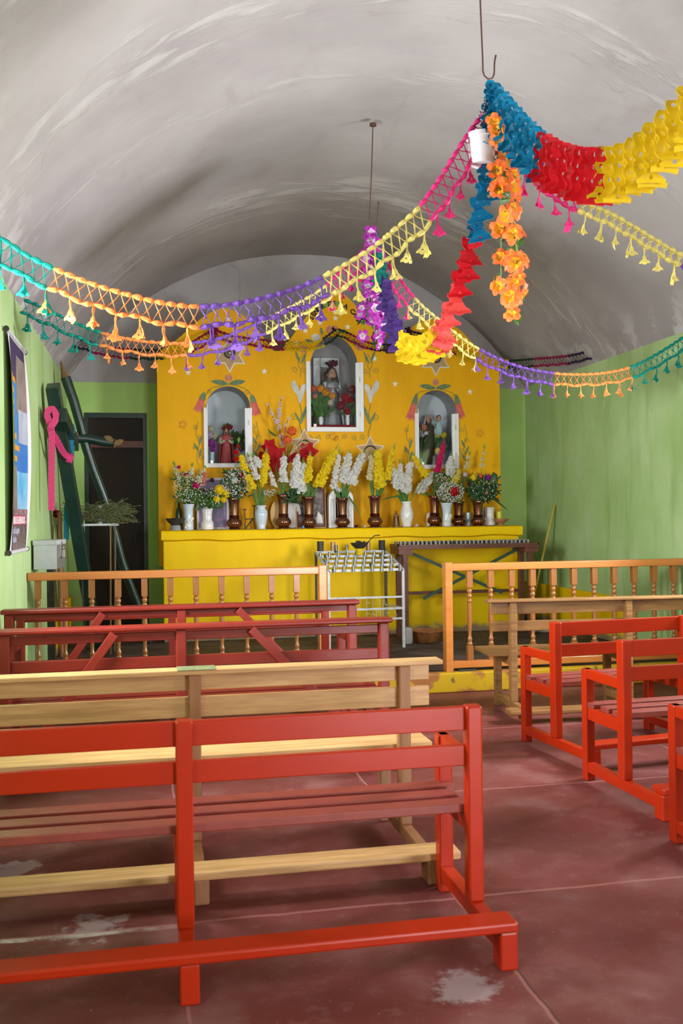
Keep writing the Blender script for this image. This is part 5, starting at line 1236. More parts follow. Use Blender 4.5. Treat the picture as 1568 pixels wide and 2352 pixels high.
# round-headed flowers
def bloom(key, px, py, r, col, label, kind='carnation', Y=None, name=None, cat='flower', m2=None):
    loc, h = VS[key]; Y = Y or loc.y - .05; c_ = PY(px, py, Y); m_ = Vector((loc.x, loc.y, loc.z + h * .8))
    t = thing(name or kind, m_, label, cat)
    q = MB(m_); q.tube(smooth_path([m_, Vector((loc.x, loc.y, loc.z + h)), c_], 10), .004, 6); q.build('stem', M['stem'], t)
    q = MB(m_)
    if kind == 'poinsettia':
        for ring, n_, R_ in ((0, 6, 1.0), (1, 6, .72), (2, 4, .4)):
            for k in range(n_):
                a = 2 * math.pi * (k + ring * .5) / n_ + rr(-.15, .15); e = Vector((math.cos(a), -.25 + .12 * ring, math.sin(a))); R2 = r * R_ * rr(.85, 1.1)
                s_ = e.cross(Vector((0, 1, 0))).normalized(); w = R2 * .40; o_ = c_ + Vector((0, -.012 * ring, 0))
                q.add([o_, o_ + e * R2 * .45 - s_ * w, o_ + e * R2 * .5 + Vector((0, .012, 0)), o_ + e * R2 * .45 + s_ * w, o_ + e * R2 + Vector((0, .01, 0))], [(0, 1, 2), (0, 2, 3), (1, 4, 2), (2, 4, 3)])
        q.build('bracts', M[col], t); q = MB(m_)
        for k in range(6): q.ell(c_ + Vector((rr(-.01, .01), -.035, rr(-.01, .01))), .005, 6, 5)
        q.build('centre', M['petal_maroon'], t)
    else:
        for k in range(14 if r < .04 else 26):
            d = Vector((rr(-1, 1), rr(-1, .3), rr(-1, 1))).normalized(); blossom(q, c_ + d * r * .35, d, r * .62, np_=5, ruff=.6, cup=.7)
        q.build('petals', M[col], t)
    return t
for a in (('v5', 632, 1056, .215, 'petal_red', 'large red poinsettia above the largest bronze vase', 'poinsettia', 11.03), ('v5', 618, 1028, .11, 'petal_red', 'small red poinsettia, upper left of the big one', 'poinsettia', 11.08),
          ('v5', 702, 1040, .15, 'petal_red', 'red poinsettia half behind the broad white gladiolus', 'poinsettia', 11.06), ('v5', 604, 1052, .09, 'petal_crimson', 'dark crimson poinsettia at the far left of the red cluster', 'poinsettia', 11.07),
          ('v5', 678, 1050, .085, 'petal_red', 'small red poinsettia between the big one and the orange flowers', 'poinsettia', 11.07),
          ('v3', 556, 1093, .038, 'petal_crimson', 'dark red carnation beside the leftmost bronze vase', 'carnation', None),
          ('v2', 504, 1126, .065, 'petal_yellow', 'yellow chrysanthemum, topmost of the left cluster', 'chrysanthemum', None), ('v2', 519, 1135, .050, 'petal_yellow', 'yellow chrysanthemum at the right of the left cluster', 'chrysanthemum', None),
          ('v2', 497, 1147, .042, 'petal_yellow', 'yellow chrysanthemum, lowest of the left cluster', 'chrysanthemum', 10.86), ('v2', 513, 1148, .038, 'petal_yellow', 'small yellow chrysanthemum under the left cluster', 'chrysanthemum', 10.87),
          ('v1', 450, 1115, .045, 'petal_magenta', 'dark magenta carnation over the first two vases', 'carnation', None), ('v1', 411, 1073, .022, 'petal_magenta', 'tiny magenta bloom at the far left', 'carnation', None), ('v1', 425, 1090, .022, 'petal_magenta', 'small magenta bloom in the first bouquet', 'carnation', None),
          ('v2', 487, 1103, .028, 'petal_maroon', 'dark maroon bloom behind the yellow chrysanthemums', 'carnation', 11.0), ('v2', 468, 1125, .024, 'petal_maroon', 'dark maroon bloom over the lattice vase, left one', 'carnation', None), ('v2', 476, 1141, .022, 'petal_maroon', 'dark maroon bloom low over the lattice vase', 'carnation', None),
          ('v11', 1043, 1129, .058, 'petal_red', 'big red carnation low in the right-hand baby\'s breath', 'carnation', 10.82), ('v11', 1014, 1122, .030, 'petal_white', 'white carnation left of the big red one', 'carnation', 10.84),
          ('v13', 1086, 1097, .045, 'petal_yellow', 'yellow chrysanthemum in the right end bouquet', 'chrysanthemum', None), ('v13', 1102, 1093, .036, 'petal_orange', 'peach orange bloom in the right end bouquet', 'carnation', None),
          ('v13', 1120, 1097, .040, 'petal_purple', 'mauve bloom in the right end bouquet', 'carnation', None), ('v13', 1068, 1090, .030, 'petal_lilac', 'lilac and white bloom left of the yellow chrysanthemum', 'carnation', None),
          ('v13', 1117, 1132, .022, 'petal_coral', 'small pink bloom low in the right end bouquet', 'carnation', 10.85), ('v13', 1077, 1110, .022, 'petal_maroon', 'small maroon bloom under the yellow chrysanthemum at right', 'carnation', None),
          ('v10', 1005, 1105, .022, 'petal_magenta', 'small magenta bloom below the magenta gladiolus', 'carnation', None),
          ('v5', 670, 990, .060, 'petal_orange', 'orange pompom flower, upper one above the poinsettias', 'pompom_flower', 11.05), ('v5', 660, 1010, .052, 'petal_orange', 'orange pompom flower, lower one above the poinsettias', 'pompom_flower', 11.02)):
    bloom(a[0], a[1], a[2], a[3], a[4], a[5], a[6], a[7])
# cloudy filler: baby's breath and dark foliage (nobody could count it)
def filler(key, px, py, rx_, rz_, label, nst, nfl, leaf_m='leaf_dark', fl_m='petal_white', fs=.006, leaves=40, lsz=.04, name='babys_breath'):
    loc, h = VS[key]; c_ = PY(px, py, loc.y); m_ = Vector((loc.x, loc.y, loc.z + h * .85)); q = MB()
    for k in range(nst):
        e = c_ + Vector((rr(-1, 1) * rx_, rr(-1, .6) * .10, rr(-1, 1) * rz_)); q.tube(smooth_path([m_ + Vector((rr(-.02, .02), rr(-.02, .02), 0)), m_.lerp(e, .5) + Vector((0, 0, .02)), e], 5), .0018, 4)
    for k in range(leaves):
        e = c_ + Vector((rr(-.9, .9) * rx_, rr(-.8, .6) * .09, rr(-1, .8) * rz_)); d = Vector((rr(-1, 1), rr(-.6, .2), rr(-.4, 1))).normalized() * lsz * rr(.7, 1.4); blade(q, [e, e + d * .5, e + d], lsz * .3)
    q.cur = 1
    for k in range(nfl):
        a = rr(0, 6.28); u = math.sqrt(rnd()); e = c_ + Vector((math.cos(a) * u * rx_, -rr(.02, .12), math.sin(a) * u * rz_)); q.ell(e, fs * rr(.7, 1.4), 5, 4)
    return tag(q.build(name, [M[leaf_m], M[fl_m]]), label, 'filler foliage', kind='stuff')
filler('v1', 430, 1120, .16, .18, 'baby\'s breath and greens filling the first bouquet on the left', 60, 260, 'leaf', leaves=90, lsz=.06)
filler('v2', 480, 1145, .15, .12, 'green sprays filling the lattice vase bouquet at the left', 50, 90, 'leaf', leaves=120, lsz=.055)
filler('v3', 540, 1110, .15, .17, 'dark leaves and baby\'s breath over the leftmost bronze vase', 60, 260, 'leaf_dark', leaves=130, lsz=.065)
filler('v4', 618, 1132, .08, .04, 'thin baby\'s breath spray over the ribbed vase', 14, 50, 'stem', leaves=4)
filler('v11', 1030, 1130, .17, .12, 'cloud of baby\'s breath around the red carnation at right', 60, 520, 'leaf', leaves=60, lsz=.05)
filler('v10', 1010, 1105, .10, .10, 'baby\'s breath and greens behind the magenta gladiolus', 30, 120, 'leaf', leaves=60, lsz=.06)
filler('v13', 1105, 1122, .19, .14, 'dark green foliage filling the right end bouquet', 70, 90, 'leaf_dark', leaves=220, lsz=.075)
filler('v6', 672, 1140, .09, .07, 'dark foliage between the two bronze vases left of centre', 10, 4, 'leaf_dark', leaves=50, lsz=.08)
# single arching leaves
def bigleaf(pts, w, label, m='leaf', Y=10.86):
    q = MB(); blade(q, [PY(x, y, Y - .01 * i) for i, (x, y) in enumerate(pts)], w, .2, (0, -.6, .8)); tag(q.build('long_leaf', M[m]), label, 'leaf')
bigleaf([(800, 1140), (812, 1158), (828, 1186)], .03, 'long green leaf drooping right of the little shrine')
bigleaf([(925, 1138), (900, 1142), (875, 1148)], .03, 'long green leaf lying out left of the plump white vase')
bigleaf([(1125, 1110), (1136, 1085), (1140, 1110), (1148, 1122)], .05, 'broad dark leaf arching at the far right of the flowers', 'leaf_dark')
bigleaf([(1125, 1140), (1145, 1155), (1166, 1172)], .04, 'dark pointed leaf hanging over the clay bowl', 'leaf_dark')
bigleaf([(418, 1140), (408, 1150), (402, 1160)], .03, 'green leaf hanging out at the left end bouquet')
bigleaf([(634, 1002), (620, 992), (615, 984)], .05, 'green leaf left of the blossom twig', Y=11.05)
# blossom twigs and dyed straw in the largest vase
def twig(pts, label, n=26):
    loc, h = VS['v5']; P_ = smooth_path([Vector((loc.x, loc.y, loc.z + h * .9))] + [PY(x, y, 11.10) for x, y in pts], 30); t = thing('blossom_twig', P_[0], label, 'twig')
    q = MB(P_[0]); q.tube(P_, .0035, 5); q.build('stem', M['hair_brown'], t); q = MB(P_[0])
    for k in range(n):
        p = P_[random.randrange(11, 30)]; d = Vector((rr(-1, 1), -1, rr(-1, 1))).normalized(); blossom(q, p + d * rr(.005, .025), d, rr(.014, .020), np_=5)
    q.build('blossoms', M['petal_blossom'], t)
twig([(655, 1060), (645, 1000), (640, 960), (646, 915)], 'tallest pale pink blossom twig above the poinsettias', 34)
twig([(652, 1060), (640, 985), (625, 955), (615, 930)], 'pale pink blossom twig leaning left above the poinsettias', 34)
twig([(655, 1060), (652, 1010), (655, 980), (662, 962)], 'short blossom twig beside the orange pompom flowers', 20)
def straws(n, col, ang, label, cx_):
    loc, h = VS['v5']; q = MB()
    for k in range(n):
        a = PY(cx_, 1045, 11.02); an_ = math.radians(rr(*ang)); L_ = rr(.2, .36); e = a + Vector((math.sin(an_) * L_, rr(-.04, .04), math.cos(an_) * L_)); q.tube([Vector((loc.x, loc.y, loc.z + h * .9)), a, e], .0026, 4)
    tag(q.build('straw_spray', M[col]), label, 'straw', kind='stuff')
straws(9, 'petal_orange', (-18, 14), 'spray of orange dyed straws among the poinsettias', 655); straws(10, 'petal_cream', (22, 62), 'spray of natural straws leaning right among the poinsettias', 665)
# debris on the ledge
q = MB(); q.cur = 0
for k in range(420):
    x = rr(LX0 + .3, LX1 - .1); y = rr(10.76, 11.2); q.box((x, y, ZL + .003), (rr(.004, .02), rr(.004, .015), .004), Euler((0, 0, rr(0, 3))).to_matrix())
    q.mi[-6:] = [random.choice((0, 0, 1, 2, 3))] * 6
tag(q.build('fallen_petals', [M['dry_green'], M['leaf_dark'], M['petal_maroon'], M['petal_cream']]), 'scatter of dried petals and leaf bits on the altar ledge', 'petals', kind='stuff')
mb = MB(); mb.lathe([(0, 0), (.014, 0), (.014, .03), (0, .03)], 12, (PY(696, 1209, 10.85).x, 10.85, ZL)); tag(mb.build('bottle_cap', M['ban_blue']), 'small bright blue cap on the ledge beside a bronze vase', 'cap')
for px, lab, m in ((818, 'dark red dried bloom on the ledge right of the little shrine', 'petal_maroon'), (838, 'small pale crumpled bloom on the ledge', 'petal_cream'), (957, 'small pinkish pebble right of the plump white vase', 'petal_blossom')):
    q = MB(); p = PY(px, 1208, 10.9); q.ell((p.x, 10.9, ZL + .016), (.022, .02, .018), 8, 6); tag(q.build('dried_bloom', M[m], smooth=True), lab, 'bloom')
# bronze figurine on the ledge
mk('bronze_fig', (.20, .11, .05), .4, metal=.6)
p = PY(910, 1208, 10.95); fg = figure('bronze_figurine', (p.x, 10.95, ZL), .19, 'tiny brown saint figurine standing between a bronze vase and the plump white vase', 'bronze_fig', mantle='bronze_fig', hair='bronze_fig')
for o in list(D.objects):
    r_ = o
    while r_.parent: r_ = r_.parent
    if r_ == fg and o.type == 'MESH': o.data.materials.clear(); o.data.materials.append(M['bronze_fig'])
q = MB(); q.lathe([(0, 0), (.045, 0), (.045, .015), (.035, .02), (0, .02)], 16, cap=False); q.build('plinth', M['bronze_fig'], fg)

# ---------------------------------------------------------------- inside the niches
NC = {k: (PY(x, y, YN).x, NICHE[k][2]) for k, x, y in (('centre', 768, 983), ('left', 523, 1069), ('right', 1001, 1075))}
zc = NICHE['centre'][2] + .002
fig = figure('saint_statue', (PY(762, 950, YN + .24).x, YN + .25, zc), .74, 'dark-haired bearded saint in silvery grey cape in the centre niche', 'grey_cloth', mantle='foil', yaw=.15, hs=1.55)
q = MB(); 
for k in range(22):
    a = rr(0, 6.28); q2_ = Vector((math.cos(a) * .05, rr(-.03, .03), .775 + rr(0, .05))); blossom(q, q2_, Vector((rr(-1, 1), -1, rr(0, 1))).normalized(), .028)
q.build('flower_crown', M['petal_maroon'], fig)
q = MB(); x0, x1 = PY(719, 900, YN + .42).x, PY(779, 900, YN + .42).x; z1_ = PY(750, 822, YN + .42).z
q.bb((x0, YN + .40, zc), (x0 + .09, YN + .425, z1_)); q.bb((x1 - .09, YN + .40, zc), (x1, YN + .425, z1_)); q.bb((x0 + .091, YN + .40, z1_ - .12), (x1 - .091, YN + .425, z1_)); tag(q.build('foil_surround', M['foil'], bevel=.01), 'crumpled silver foil surround behind the saint of the centre niche', 'foil')
q = MB(); q.bb((NICHE['centre'][0] + .01, YN + .02, zc), (NICHE['centre'][1] - .01, YN + .40, zc + .04)); tag(q.build('red_cloth', M['petal_crimson'], bevel=.012), 'red cloth covering the floor of the centre niche', 'cloth')
zc2 = zc + .042
def nvase(x, y, z, h, m, label, name='small_vase'):
    q = MB(); q.lathe([(0, 0), (.022, 0), (.024, .02), (.030, h * .5), (.022, h * .8), (.034, h), (.028, h), (0, h * .8)], 18, (x, y, z), cap=False); tag(q.build(name, m, smooth='auto'), label, 'vase')
def posy(name, x, y, z, base, blooms, label, leaf_m='leaf', nl=24, sp=.1, lz=.08):
    t = thing(name, base, label, 'bouquet'); b = Vector(base); q = MB(b)
    for bx, by, bz, r, m in blooms: q.tube([b, Vector((bx, by, bz))], .0025, 4)
    for k in range(nl):
        e = Vector((x, y, z)) + Vector((rr(-sp, sp), rr(-.03, .04), rr(-sp, sp))); d = Vector((rr(-.6, .6), rr(-.4, 0), rr(.1, 1))).normalized() * lz; blade(q, [e, e + d * .5, e + d], lz * .35)
    q.build('greenery', M[leaf_m], t)
    for bx, by, bz, r, m in blooms:
        q = MB(b)
        for k in range(7):
            d = Vector((rr(-1, 1), rr(-1, .1), rr(-1, 1))).normalized(); blossom(q, Vector((bx, by, bz)) + d * r * .3, d, r * .75, np_=5, ruff=.5)
        q.build('bloom', M[m], t)
def N_(px, py, dy=.08): return PY(px, py, YN + dy)
def bl(px, py, r, m, dy=.08): p = N_(px, py, dy); return (p.x, p.y, p.z, r, m)
b = N_(728, 975); nvase(N_(737, 980).x, YN + .09, zc2, .14, M['porcelain'], 'narrow white vase at the left of the centre niche')
posy('silk_bouquet', N_(735, 935).x, YN + .09, N_(735, 940).z, (N_(728, 975).x, YN + .10, zc2), [bl(720, 893, .045, 'petal_orange'), bl(722, 912, .045, 'petal_coral'), bl(735, 893, .05, 'petal_amber'), bl(748, 900, .055, 'petal_amber', .07), bl(762, 908, .045, 'petal_amber', .07), bl(758, 925, .04, 'petal_cream')], 'orange and yellow silk bouquet at the left of the centre niche', nl=60, sp=.10, lz=.12)
nvase(N_(799, 978).x, YN + .10, zc2, .13, M['porcelain'], 'small white vase at the right of the centre niche')
posy('silk_bouquet', N_(800, 930).x, YN + .10, N_(800, 945).z, (N_(799, 970).x, YN + .10, zc2 + .11), [bl(808, 895, .06, 'petal_crimson', .12), bl(795, 915, .065, 'petal_red', .1), bl(783, 932, .065, 'petal_crimson', .1), bl(805, 920, .05, 'petal_red', .12), bl(797, 945, .05, 'petal_crimson')], 'crimson silk flowers at the right of the centre niche', nl=10, sp=.07)
zl = NICHE['left'][2] + .002
nh = (N_(520, 985, .2).z - zl) / .97
f_l = figure('saint_statue', (N_(520, 1060, .17).x, YN + .18, zl), nh, 'small saint with red robe and cream mantle in the left niche', 'robe_red', arm_m='robe_cream', mantle='robe_red')
posy('silk_bouquet', N_(522, 982, .2).x, YN + .2, N_(522, 985, .2).z, (N_(522, 995, .2).x, YN + .24, zl + nh * .95), [bl(522, 980, .045, 'petal_crimson', .2), bl(514, 984, .03, 'petal_crimson', .2), bl(530, 982, .03, 'petal_crimson', .2)], 'dark red silk rose above the head of the left niche saint', 'leaf_dark', 8, .03, .05)
nvase(N_(487, 1055).x, YN + .12, zl, .16, M['blue_porcelain'], 'pale vase at the left of the left niche')
posy('silk_bouquet', N_(487, 1010, .12).x, YN + .12, N_(487, 1012, .12).z, (N_(487, 1040, .12).x, YN + .12, zl + .13), [bl(484, 1018, .05, 'petal_purple', .1), bl(494, 1020, .045, 'petal_purple', .1), bl(480, 1000, .045, 'petal_lilac', .1), bl(492, 1000, .04, 'petal_cream', .1), bl(482, 985, .04, 'petal_cream', .12), bl(490, 1032, .04, 'petal_purple', .1)], 'lilac and cream silk flowers at the left of the left niche', 'leaf_dark', 14, .06, .06)
posy('silk_bouquet', N_(545, 1010, .2).x, YN + .2, N_(545, 1015, .2).z, (N_(545, 1060, .2).x, YN + .2, zl), [bl(540, 1000, .045, 'petal_crimson', .22), bl(550, 1010, .04, 'petal_maroon', .22), bl(543, 1022, .04, 'petal_maroon', .22), bl(553, 1030, .04, 'petal_purple', .22)], 'dark crimson silk flowers at the right of the left niche', 'leaf_dark', 40, .09, .08)
zr = NICHE['right'][2] + .002
nh = (N_(984, 955, .2).z - zr) / .97
f_r = figure('virgin_statue', (N_(984, 1060, .2).x, YN + .20, zr), nh, 'statue of a woman in white veil and brown robe holding a child', 'robe_brown', mantle='robe_cream', veil='veil_white', arm_m='veil_white', child=True)
child_on(f_r, nh, (.10, -.13, nh * .60))
nvase(N_(966, 1060, .1).x, YN + .10, zr, .12, M['cloudy_glass'], 'small glass vase at the left of the right niche')
posy('silk_bouquet', N_(968, 1010, .1).x, YN + .1, N_(966, 1020, .1).z, (N_(966, 1055, .1).x, YN + .10, zr + .10), [bl(973, 982, .045, 'petal_coral', .08), bl(968, 1000, .04, 'petal_lilac', .1), bl(960, 975, .04, 'petal_purple', .2)], 'coral silk flower and lilac blooms at the left of the right niche', 'leaf_dark', 20, .06, .07)
nvase(N_(1015, 1060, .15).x, YN + .15, zr, .12, M['cloudy_glass'], 'small glass vase at the right of the right niche')
posy('silk_bouquet', N_(1015, 1015, .15).x, YN + .15, N_(1015, 1025, .15).z, (N_(1015, 1055, .15).x, YN + .15, zr + .10), [bl(1006, 998, .04, 'petal_yellow', .12), bl(1018, 1000, .045, 'petal_yellow', .12), bl(1004, 1036, .05, 'petal_amber', .08), bl(1008, 986, .045, 'petal_maroon', .2)], 'yellow and amber silk daisies at the right of the right niche', 'leaf_dark', 46, .08, .09)
# ================================================================ HOOKS, GARLANDS, HANGING PLANTS
def vault_hit(px, py):
    d = ray(px, py); t0 = 1.0
    while t0 < 14:
        p = EYEV + d * t0
        if p.z > vault_z(min(XR, max(XL, p.x))): break
        t0 += .01
    return EYEV + d * t0
H1 = PXp(1122, 182, 1.90); H2 = PXp(858, 522, 1.88)
def hook(h, dx, label, top_z, short):
    t = thing('ceiling_hook', (h.x, h.y, h.z), label, 'hook'); q = MB(); H = top_z - h.z
    pts = [(-.035 + dx, 0, H), (-.035 + dx * .5, 0, H * .5), (-.035, 0, .12), (-.032, 0, .03), (0, 0, 0), (.03, 0, .02), (.036, 0, .10), (.045, 0, short)]
    q.tube(smooth_path(pts, 40), .005, 8); q.build('bent_wire', M['rust_wire'], t, smooth=True)
    q = MB(); q.lathe([(.012, 0), (.03, .0), (.03, .02), (.012, .02)], 12, (-.035 + dx, 0, H - .02)); q.build('anchor', M['rust_wire'], t)
hook(H1, -.02, 'rusty bent wire hook hanging from the vault near the front', vault_z(1.88) - .0, .14)
hook(H2, .04, 'thin rusty wire hook hanging from the vault nearer the altar', vault_z(1.9) - .02, .22)
H0 = Vector((1.9, 2.1, H1.z)); hook(H0, -.02, 'rusty wire hook nearest the entrance', vault_z(1.88), .14)

DOWN = Vector((0, 0, -1))
def bell(mb, p, down, side, L_, w):
    """tissue tassel: a string ending in a flared three-lobed bell with a hole"""
    nrm = side.cross(down).normalized()
    n = 7; prof = [(0, .009), (.10, .006), (.42, .0055), (.55, .012), (.68, .019), (.82, .027), (.93, .037), (1.0, .030)]
    vs = []
    for u, r in prof:
        for j in range(6):
            a = 2 * math.pi * j / 6; rr2 = r * w * (1 + (.30 if j % 2 == 0 else -.18) * u)
            vs.append(p + down * (u * L_) + side * math.cos(a) * rr2 + nrm * math.sin(a) * rr2 * .55)
    k = len(prof); fs = [(i * 6 + j, i * 6 + (j + 1) % 6, (i + 1) * 6 + (j + 1) % 6, (i + 1) * 6 + j) for i in range(k - 1) for j in range(6)]
    mb.add(vs, fs)
def tassel_plate(w, h):
    R = [(.10 * w, 0), (.16 * w, -.15 * h), (.09 * w, -.30 * h), (.10 * w, -.50 * h), (.30 * w, -.60 * h), (.38 * w, -.72 * h), (.95 * w, -.86 * h), (1.0 * w, -.95 * h), (.5 * w, -.93 * h), (.2 * w, -1.0 * h)]
    return fill2d([R + [(-x, y) for x, y in R][::-1], circ(0, -.80 * h, w * .16, 8)], .0035)
def plate_shape(rows, w, h):
    """one stamped tissue leaf of a honeycomb garland: chain of lobes ending in a flared bell"""
    A = []; n = rows * 8
    for i in range(n + 1):
        u = i / n; y = -u * h * .72; A.append((w * (.30 + .22 * abs(math.sin(u * math.pi * rows))), y))
    tail = [(w * .26, -h * .76), (w * .50, -h * .86), (w * 1.0, -h * .93), (w * .95, -h * 1.0), (w * .45, -h * .985)]
    R = A + tail; Lf = [(-x, y) for x, y in R][::-1]
    holes = [circ(0, -h * .90, w * .15, 10)] + [circ(0, -h * .72 * (k + .5) / rows, w * .16, 8, 1.4) for k in range(rows)]
    return fill2d([R + Lf] + holes, .0025)
def bell_plate(w, h):
    R = [(.42 * w, 0), (.58 * w, -.12 * h), (.50 * w, -.28 * h), (.34 * w, -.42 * h), (.42 * w, -.58 * h), (.62 * w, -.70 * h), (1.0 * w, -.80 * h), (1.10 * w, -.90 * h), (.95 * w, -.98 * h), (.62 * w, -.97 * h), (.32 * w, -.98 * h), (.18 * w, -1.05 * h)]
    return fill2d([R + [(-x, y) for x, y in R][::-1], circ(0, -.80 * h, w * .14, 10), circ(0, -.25 * h, w * .10, 8)], .003)
PLATE = {'tas': tassel_plate(.029, .13), 'bell': bell_plate(.075, .20), 3: plate_shape(3, .06, .24), 2: plate_shape(2, .05, .18)}
def garland(name, label, top, sections, style='net', w=.095, pitch=.055, tas=.085, tw=1.0, offs=None, grp='crepe paper garlands strung under the vault', plate=3, ps=1.0):
    """top: control points of the upper cord; sections: list of (end control index or fraction, material)"""
    P_, L_ = smooth_path(top, None); N = int(L_ / pitch) + 1; P_ = smooth_path(top, N)
    t = thing(name, P_[N // 2], label, 'garland', grp); o = t.location.copy()
    # section ends given as fractions of length
    bounds = [0] + [int(round(f * (N - 1))) for f, _ in sections]
    def frame_at(i):
        d = (P_[min(i + 1, N - 1)] - P_[max(i - 1, 0)]).normalized(); side = d.cross(DOWN); side = side.normalized() if side.length > .05 else Vector((1, 0, 0))
        dn = side.cross(d).normalized(); dn = dn if dn.z < 0 else -dn
        return d, side, dn
    for s_, (f, m) in enumerate(sections):
        i0, i1 = bounds[s_], bounds[s_ + 1]
        if i1 <= i0: continue
        q = MB(o)
        if style in ('net', 'chain'):
            A = []; B = []
            for i in range(i0, i1 + 1):
                d, side, dn = frame_at(i); dd = (dn * .8 + DOWN * .2).normalized(); wob = w * (1 + .10 * math.sin(i * 1.9)); A.append(P_[i]); B.append(P_[i] + dd * wob)
            for row in (A, B):
                pts = []; rad = []
                for i in range(len(row) - 1):
                    for u in range(4): pts.append(row[i].lerp(row[i + 1], u / 4) + Vector((0, 0, rr(-.0015, .0015)))); rad.append((.008, .0175, .0195, .016)[u] * rr(.82, 1.2))
                pts.append(row[-1]); rad.append(.010)
                q.tube(pts, rad, 7, .75)
            for i in range(len(A) - 1):
                c_ = (A[i] + A[i + 1] + B[i] + B[i + 1]) / 4 + Vector((0, 0, rr(-.008, .008)))
                if style == 'net':
                    for e in (A[i], A[i + 1], B[i], B[i + 1]): q.tube([e, e.lerp(c_, .5) + Vector((0, 0, rr(-.006, .002))), c_], [.0065, .004, .007], 5, .5)
                else:
                    for k in range(2):
                        e = (A[i].lerp(B[i], .5)); q.tube([A[i], c_.lerp(A[i + 1], .3), A[i + 1].lerp(B[i + 1], .5), c_.lerp(B[i], .3), B[i]], .0045, 4, .7)
            if tas:
                st = 2
                for i in range(i0, i1 + 1):
                    if i % st: continue
                    d, side, dn = frame_at(i); hd_ = Vector((d.x, d.y, 0)).normalized()
                    for a_ in (rr(-.5, .5), rr(.9, 1.9)):
                        u_ = (hd_ * math.cos(a_) + side * math.sin(a_)).normalized(); dn2 = (DOWN + hd_ * rr(-.14, .14) + side * rr(-.12, .12)).normalized(); n_ = u_.cross(dn2); k_ = tas / .13 * rr(.85, 1.15)
                        vs, fs = PLATE['tas']; q.add([B[i - i0] + u_ * v.x * k_ * (1 + tw * .3) - dn2 * v.y * k_ + n_ * (v.z + .006 * math.sin(v.y * 50)) for v in vs], fs)
                    pass
        else:
            vs, fs = PLATE[plate]
            for i in range(i0, i1 + 1):
                d, side, dn = frame_at(i); dd = (dn * .55 + DOWN * .45).normalized(); sd = side * (1 if i % 2 else -1)
                big = plate != 'bell' or i % 3 == 0 or abs(d.z) < .35
                jit = rr(-.35, .35); sd2 = (sd + d * jit).normalized(); n3 = sd2.cross(dd); s2 = ps * rr(.94, 1.06) * (1 if big else .58)
                base_ = P_[i] + side * (.012 if i % 2 else -.012)
                q.add([base_ + sd2 * v.x * s2 + dd * (-v.y) * s2 + n3 * (v.z + .010 * math.sin(v.y * 60 + i)) for v in vs], fs)
        q.build('paper_section', M[m], t, label='%s paper section' % m.replace('tissue_', '').replace('pale', 'pale ').replace('dark', 'dark '))
    return t
def frac(px_pts, cuts):
    return cuts
def fr(top, marks):
    """length fractions along the path closest to the given photo x marks (given as 3-D points)"""
    P_, L_ = smooth_path(top, None); acc = [0]
    for i in range(1, len(P_)): acc.append(acc[-1] + (P_[i] - P_[i - 1]).length)
    out = []
    for m in marks:
        k = min(range(len(P_)), key=lambda i: (P_[i] - m).length); out.append(acc[k] / acc[-1])
    return out
def g_plane(pix, a, b, shift=0): return [PL(x, y, a, b) for x, y in pix]
h1, h2 = (H1.x, H1.y), (H2.x, H2.y)
# A: front hook to the left wall
aE = (XL + .06, 5.05)
pa = [(1128, 236), (1110, 262), (1085, 292), (1050, 345), (1010, 410), (960, 478), (920, 515), (860, 565), (800, 603), (740, 636), (700, 655), (640, 675), (580, 690), (520, 700), (450, 704), (380, 697), (290, 676), (200, 648), (120, 615), (60, 585), (0, 545), (-60, 508), (-120, 470)]
top = g_plane(pa, h1, aE); mk_ = [PL(*p, h1, aE) for p in ((962, 478), (735, 637), (455, 704), (124, 617))]; f_ = fr(top, mk_)
garland('paper_garland', 'long paper garland from the front hook to the left wall, pink to teal', top, [(f_[0], 'tissue_pink'), (f_[1], 'tissue_paleyellow'), (f_[2], 'tissue_purple'), (f_[3], 'tissue_orange'), (1, 'tissue_teal')], w=.105, pitch=.058, tas=.13, tw=.85)
# C: front hook to the right wall
cE = (XR - .02, 5.10)
pc = [(1132, 238), (1160, 300), (1190, 345), (1240, 400), (1290, 440), (1335, 463), (1400, 490), (1450, 518), (1500, 548), (1568, 588), (1650, 622), (1760, 640), (1880, 610), (1990, 540), (2080, 450)]
top = g_plane(pc, h1, cE); mk_ = [PL(*p, h1, cE) for p in ((1335, 463), (1563, 588), (1780, 640), (1960, 560))]; f_ = fr(top, mk_)
garland('paper_garland', 'paper garland from the front hook to the right, pink then pale yellow', top, [(f_[0], 'tissue_pink'), (f_[1], 'tissue_paleyellow'), (f_[2], 'tissue_purple'), (f_[3], 'tissue_orange'), (1, 'tissue_teal')], w=.060, pitch=.05, tas=.12, tw=.85)
# D: front hook towards the entrance, honeycomb
dA, dB = (H1.x, H1.y), (H0.x, H0.y)
pd_ = [(1132, 184), (1160, 215), (1200, 262), (1250, 305), (1310, 332), (1380, 338), (1440, 325), (1500, 280), (1568, 208), (1640, 110), (1720, -30)]
top = g_plane(pd_, dA, dB); top[-1] = Vector((H0.x, H0.y, H0.z - .02)) if 0 else top[-1]; mk_ = [PL(*p, dA, dB) for p in ((1250, 305), (1388, 338))]; f_ = fr(top, mk_)
garland('honeycomb_garland', 'thick honeycomb paper garland, blue, red and yellow, sagging at the upper right', top, [(f_[0], 'tissue_blue'), (f_[1], 'tissue_red'), (1, 'tissue_yellow')], 'plates', pitch=.040, plate=3, ps=.95)
